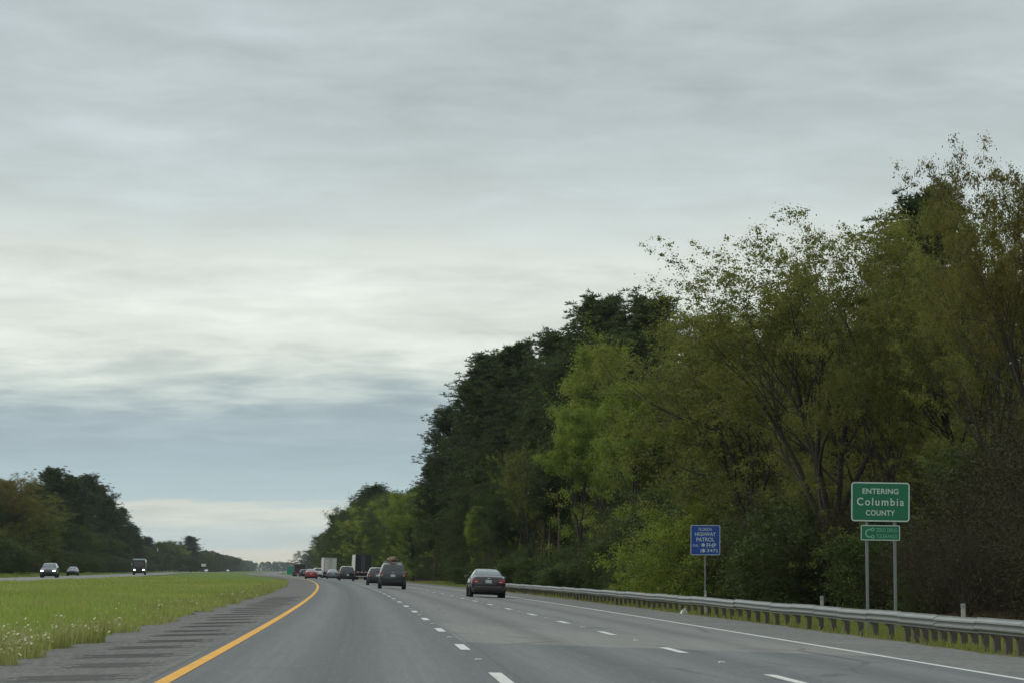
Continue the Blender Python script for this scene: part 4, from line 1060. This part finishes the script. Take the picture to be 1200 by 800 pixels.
def car(name, st, paint, label, cat, group=None, suv=False, glass='glass', lights_on=False, rear_plate=(0, .80), tail=(.16, .30), tail_z=None, rails=False, spare=False, rim='rim'):
    e = tag(empty(name), label, cat, group); lo = Loft(st)
    L0, L1 = st[0][0], st[-1][0]; W = max(q[3] for q in st); H = max(q[8] for q in st)
    link('body', lo.body(M[paint]), e)
    g = M[glass]; U = NU
    # glass: windscreen, rear window, side windows
    iy = lambda i: st[i][0]
    if suv: rw0, rw1, ws0, ws1, s0, s1 = iy(2) - .02, iy(4) - .04, iy(7) + .06, iy(9) - .06, iy(4) + .12, iy(8) - .1
    else: rw0, rw1, ws0, ws1, s0, s1 = iy(3) + .06, iy(5) - .06, iy(7) + .06, iy(9) - .06, iy(4) - .25, iy(8) - .05
    link('rear_window', lo.patch(rw0, rw1, 5.9 * U, 8.1 * U, 'rear_window', M['dark_glass'] if suv else g, m=9), e)
    link('windscreen', lo.patch(ws0, ws1, 5.9 * U, 8.1 * U, 'windscreen', g, m=9), e)
    mid = (s0 + s1) / 2 + .05
    for sd in (1, -1):
        for a, b, tp in ((s0, mid - .05, (.28 if not suv else .10, 0)), (mid + .05, s1, (0, .42))):
            me = lo.patch(a, b, 4.12 * U, 4.86 * U, 'side_window', M['dark_glass'] if suv else g, taper=tp)
            if sd < 0:
                for v in me.vertices: v.co.x *= -1
                me.flip_normals()
            link('side_window', me, e)
        dh = link('door_handle', box_mesh('door_handle', (sd * (W - .015), mid - .18, .88 * H / 1.5), (.04, .2, .03), M[paint], .01), e)
        # lamps
        tz = tail_z or (st[1][4] + st[1][6]) / 2 + .01
        tw = .34 if not suv else .20; thh = tail[0] if not suv else .34
        tl = link('taillight', box_mesh('taillight', (sd * (st[1][5] - tw / 2 + .015), L0 + (.075 if suv else .045), tz + (.06 if suv else 0)), (tw, .13, thh), M['red_lens'], .03), e)
        link('reverse_lamp', box_mesh('reverse_lamp', (sd * (st[1][5] - tw * .62), L0 + (.02 if suv else -.01), tz + .02 - (0 if suv else .05)), (tw * .42, .05, thh * .3), M['clear_lens'], .01), tl)
        hz = st[-2][6] - .05
        link('headlight', box_mesh('headlight', (sd * (st[-2][5] - .12), L1 - .14, hz), (.34, .20, .15), M['headlight_on'] if lights_on else M['clear_lens'], .04), e)
        mr = bmesh.new(); bm_box(mr, (sd * (W + .09), iy(8) - .02, st[8][6] + .07), (.20, .12, .14), .04)
        bm_box(mr, (sd * (W - .02), iy(8), st[8][6] + .03), (.16, .05, .04), .01)
        link('mirror', bm_mesh('mirror', mr, M[paint]), e)
        for wy in (L0 * .60, L1 * .60):
            wr_ = .325 if not suv else .37
            arch = [( .0, 0)]
            n = 16; pts = [(wy + (wr_ + .06) * math.cos(math.pi * i / n), wr_ + (wr_ + .06) * math.sin(math.pi * i / n)) for i in range(n + 1)] + [(wy - wr_ - .06, .22), (wy + wr_ + .06, .22)]
            am = bmesh.new(); x0, x1 = sd * (W - .16), sd * (W + .004)
            va = [am.verts.new((x0, a, b)) for a, b in pts]; vb = [am.verts.new((x1, a, b)) for a, b in pts]
            am.faces.new(va); am.faces.new(vb[::-1])
            for i in range(len(pts)): am.faces.new((va[i], va[(i + 1) % len(pts)], vb[(i + 1) % len(pts)], vb[i]))
            link('wheel_arch', bm_mesh('wheel_arch', am, M['under']), e)
            wheel(e, W - .10, wy, wr_, .22, rim, sd)
    zb = st[1][1]
    part('rear_bumper', e, (0, L0 + .04, zb + .17), (W * 1.62, .16, .24), M['trim' if suv else paint], .05)
    part('rear_valance', e, (0, L0 + .09, zb + .03), (W * 1.5, .12, .14), M['trim'], .03)
    part('licence_plate', e, (rear_plate[0], L0 - .025 if not suv else L0 - .012, rear_plate[1]), (.32, .05, .16), M['plate'], .004)
    part('badge', e, (0, L0 + .005, rear_plate[1] + (.16 if not suv else .20)), (.16, .05, .05), M['chrome'], .01)
    part('grille', e, (0, L1 - .035, st[-1][4] - .02), (W * .9, .10, .16), M['trim'], .02)
    part('underbody', e, (0, 0, st[5][1] - .01), (W * 1.5, (L1 - L0) * .86, .10), M['under'], .02)
    if not suv: part('antenna_fin', e, (0, st[5][0] + .12, H - .005), (.05, .20, .07), M[paint], .018)
    if suv: part('brake_lamp', e, (0, rw1 - .02, H - .045), (.4, .06, .03), M['red_lens'], .008)
    if rails:
        for sd in (1, -1):
            rb = bmesh.new(); bm_box(rb, (sd * .60, -.75, H + .05), (.05, 2.1, .035), .012)
            for yy in (-1.7, -.75, .2): bm_box(rb, (sd * .60, yy, H + .015), (.045, .09, .07), .008)
            link('roof_rail', bm_mesh('roof_rail', rb, M['chrome']), e)
        for yy in (-1.45, .0): part('crossbar', e, (0, yy, H + .075), (1.22, .06, .03), M['chrome'], .01)
    return e
def drive(e, o, Y, opposing=False):
    p = RP(o, Y, .003)
    e.location = p
    s = xslope(o)
    e.rotation_euler = (0, math.atan(s) if opposing else -math.atan(s), heading(Y) + (math.pi if opposing else 0))
    return e
def at_px(xpx, Y):
    """lane offset of a picture column at distance Y"""
    X = (xpx - 600) / F_PX * Y
    o = X - float(axis_x(Y))
    return o if o > -20 else o + float(np.interp(Y, [240, 450], [0, 4.5]))

sed = car('sedan', scaled(SEDAN, 1.0, 1.03, 1.02), 'p_maroon', 'dark maroon sedan with pale rear window driving in the right lane', 'car', tail=(.19, .3), rear_plate=(0, .84))
drive(sed, 5.45, 142)
suv = car('suv', scaled(SUV, 1.0, 1.0, 1.02), 'p_green', 'dark green sport utility car with a bundle strapped on its roof', 'car', suv=True, rails=True, rear_plate=(0, .93))
drive(suv, at_px(459.5, 188), 188)
# bundle strapped on the roof
bb = bmesh.new(); bmesh.ops.create_icosphere(bb, subdivisions=3, radius=1)
rn = random.Random(3)
from mathutils import noise as mnoise
for v in bb.verts:
    d = mnoise.noise(v.co * 1.7 + Vector((3, 1, 7))) * .28 + mnoise.noise(v.co * 4.1) * .09
    c = v.co * (1 + d); v.co = Vector((c.x * .44, c.y * .8, max(c.z * .25, -.15)))
tb = tag(empty('roof_bundle'), 'tan lumpy bundle strapped on the green car roof', 'luggage')
link('tarpaulin', bm_mesh('tarpaulin', bb, M['tarp'], True), tb, (0, 0, .15))
for yy in (-.4, .35):
    sb = bmesh.new(); N = 14
    def rr(a): return Vector((math.cos(a) * .47, 0, max(math.sin(a) * .28, -.14)))
    for i in range(N):
        a0, a1 = math.pi * i / N, math.pi * (i + 1) / N
        sb.faces.new([sb.verts.new(q) for q in (rr(a0) + Vector((0, -.03, 0)), rr(a1) + Vector((0, -.03, 0)), rr(a1) + Vector((0, .03, 0)), rr(a0) + Vector((0, .03, 0)))])
    bmesh.ops.remove_doubles(sb, verts=sb.verts, dist=.001)
    bmesh.ops.solidify(sb, geom=sb.faces[:], thickness=.012)
    link('strap', bm_mesh('strap', sb, M['trim']), tb, (0, yy, .15))
tb.location = suv.matrix_basis @ Vector((0, -.75, 1.76 * 1.02 + .085)); tb.rotation_euler = suv.rotation_euler

c3 = car('hatchback', scaled(SUV, .95, .95, .88), 'p_navy', 'dark grey crossover just ahead of the dark green car', 'car', suv=True, rear_plate=(0, .86)); drive(c3, at_px(442, 236), 236)
c4 = car('suv', scaled(SUV, 1.0, 1.02, 1.04), 'p_black', 'black boxy sport utility car behind the black ended truck', 'car', suv=True, rear_plate=(.12, .74)); drive(c4, at_px(406.5, 338), 338)
c5 = car('sedan', scaled(SEDAN, 1.0, 1, 1), 'p_grey', 'grey sedan far ahead behind the white box truck', 'car'); drive(c5, at_px(390.3, 415), 415)
c6 = car('sedan', scaled(SEDAN, 1, 1, 1.02), 'p_red', 'red car far ahead in the left lane', 'car'); drive(c6, at_px(365.5, 405), 405)
c7 = car('suv', scaled(SUV, 1, .98, .98), 'p_white', 'white car half hidden by the red car', 'car', suv=True); drive(c7, at_px(373, 470), 470)

def truck(name, label, o, Y, side, door, w=2.55, h=3.95, L=14.5, floor=1.15, band=('red_band', 'white_band'), cab='p_white', trim='galv', cabz=1.0):
    e = tag(empty(name), label, 'truck')
    # trailer box: side walls, roof, floor, rear frame and two doors
    part('trailer_box', e, (0, L / 2 + .06, (floor + h) / 2), (w - .04, L, h - floor), M[side], .02)
    for sd in (1, -1):
        part('rear_door', e, (sd * (w / 4 - .02), .0, (floor + h) / 2 + .04), (w / 2 - .10, .10, h - floor - .26), M[door], .012)
        part('lock_bar', e, (sd * .22, -.07, (floor + h) / 2), (.05, .05, h - floor - .3), M[trim], .01)
        part('corner_post', e, (sd * (w / 2 - .04), .0, (floor + h) / 2), (.10, .16, h - floor + .02), M[door if door == 'box_black' else trim], .01)
        part('taillight', e, (sd * (w / 2 - .32), -.09, floor - .07), (.34, .06, .12), M['red_lens'], .015)
        part('mudflap', e, (sd * (w / 2 - .34), 1.0, .55), (.62, .03, .75), M['under'])
        part('bumper_leg', e, (sd * .55, .02, .83), (.09, .09, .5), M['trim'])
        for yy in (1.75, 3.0):
            wheel(e, w / 2 - .16, yy, .5, .29, 'dark_rim', sd); wheel(e, w / 2 - .48, yy, .5, .29, 'dark_rim', sd)
        wheel(e, w / 2 - .2, L + 1.0, .5, .3, 'dark_rim', sd); wheel(e, w / 2 - .14, L + 4.6, .5, .28, 'dark_rim', sd)
    part('header', e, (0, -.0, h - .05), (w - .12, .14, .12), M[door if door == 'box_black' else trim], .01)
    part('rear_sill', e, (0, -.02, floor - .07), (w - .06, .14, .20), M['trim'], .01)
    for i in range(8):
        part('reflector_band', e, (-w / 2 + .2 + i * (w - .4) / 7, -.105, floor + .07), ((w - .4) / 7 - .01, .012, .16), M[band[i % 2]])
    part('bumper_bar', e, (0, -.02, .56), (w * .86, .10, .12), M['white_band'], .01)
    part('axle_frame', e, (0, 2.4, .72), (1.0, 3.4, .35), M['under'], .02)
    part('chassis', e, (0, L * .5, .95), (.9, L * .94, .25), M['under'], .02)
    # tractor unit
    cb = bmesh.new(); bm_box(cb, (0, L + 2.2, .8 + 1.35 * cabz), (2.4, 2.5, 2.7 * cabz), .18); bm_box(cb, (0, L + 4.3, 1.45), (2.0, 2.0, 1.3), .2)
    link('cab', bm_mesh('cab', cb, M[cab]), e)
    part('windscreen', e, (0, L + 3.44, .8 + 1.75 * cabz), (2.1, .06, .9 * cabz), M['glass'], .02)
    for sd in (1, -1):
        part('exhaust_stack', e, (sd * 1.1, L + .75, .9 + 1.5 * cabz), (.16, .16, 2.9 * cabz), M['chrome'], .05)
        part('fuel_tank', e, (sd * .98, L + 2.4, .72), (.5, 1.5, .55), M['chrome'], .14)
    part('tractor_frame', e, (0, L + 2.6, .72), (.9, 5.4, .3), M['under'], .02)
    p = RP(o, Y, .003); e.location = p; e.rotation_euler = (0, -math.atan(xslope(o)) if o > 0 else 0, heading(Y))
    return e
truck('box_truck', 'semi trailer truck with black rear doors and white side in traffic', at_px(425.5, 428), 428, 'box_white', 'box_black', 2.55, 4.05)
truck('white_truck', 'plain white box truck with tall pale rear doors far ahead', at_px(387.3, 520), 520, 'box_white', 'box_white', 2.5, 3.95)
truck('dark_truck', 'dark brown truck with red lower edge far ahead by the bend', at_px(352, 640), 640, 'box_brown', 'box_brown', 2.5, 2.9, 8, .95, ('red_band', 'red_band'), 'p_red', 'trim', .7)
c8 = car('pickup', scaled(SUV, 1, 1, .92), 'p_black', 'dark far car beside the brown truck at the bend', 'car', suv=True); drive(c8, at_px(356.5, 600), 600)

# oncoming traffic
o1 = car('oncoming_car', scaled(SUV, .98, .98, .95), 'p_navy', 'oncoming dark crossover with bright headlights on the opposing road', 'car', suv=True, lights_on=True); drive(o1, at_px(64, 308), 308, True)
o2 = car('oncoming_sedan', scaled(SEDAN, 1, 1, 1), 'p_black', 'oncoming dark sedan without lights on the opposing road', 'car'); drive(o2, at_px(90.5, 445), 445, True)
mh = tag(empty('motorhome'), 'oncoming motorhome with lit headlights and dark windscreen', 'motorhome')
part('body', mh, (0, 0, 1.75), (2.45, 8.5, 2.6), M['p_navy'], .18)
part('roof_cap', mh, (0, 4.05, 2.98), (2.4, 1.0, .34), M['p_silver'], .14)
part('windscreen', mh, (0, 4.235, 2.15), (2.15, .06, 1.15), M['dark_glass'], .05)
part('front_panel', mh, (0, 4.25, 1.15), (2.3, .08, .5), M['trim'], .03)
part('bumper', mh, (0, 4.3, .62), (2.4, .2, .3), M['trim'], .05)
for sd in (1, -1):
    part('headlight', mh, (sd * .88, 4.30, .98), (.36, .10, .26), M['headlight_on'], .05)
    part('mirror', mh, (sd * 1.36, 4.1, 2.1), (.22, .16, .5), M['p_silver'], .05)
    for wy in (2.9, -2.2): wheel(mh, 1.1, wy, .46, .28, 'dark_rim', sd)
    part('side_window', mh, (sd * 1.232, 2.6, 2.2), (.03, 1.4, .8), M['dark_glass'], .02)
part('underbody', mh, (0, 0, .5), (2.0, 7.8, .3), M['under'], .03)
drive(mh, at_px(167, 530), 530, True)
for xp, YY_, lb in ((243.5, 1650, 'tiny far white oncoming van near the pale sign'), (268.5, 2050, 'tiny far white oncoming car before the distant clump')):
    t = car('oncoming_van', scaled(SUV, 1.05, 1.02, 1.1), 'p_white', lb, 'van', suv=True); drive(t, at_px(xp, YY_), YY_, True); t.location.z = float(zprof(-30)) + .003; t.rotation_euler[1] = 0

# ------------------------------------------------------------------ haze
def haze(density):
    me = box_mesh('haze', (0, 3650, 21), (9000, 8000, 48), None)
    o = tag(link('haze', me), 'thin pale blue haze in the distance', 'haze', kind='stuff')
    m = bpy.data.materials.new('haze_air'); m.use_nodes = True; nt = NT(m.node_tree); nt.n.clear()
    pv = nt.new('ShaderNodeVolumePrincipled'); pv.inputs['Color'].default_value = (.80, .88, .95, 1); pv.inputs['Density'].default_value = density; pv.inputs['Anisotropy'].default_value = .2
    out = nt.new('ShaderNodeOutputMaterial'); nt.l.new(pv.outputs[0], out.inputs['Volume']); me.materials.append(m)
haze(5e-5)
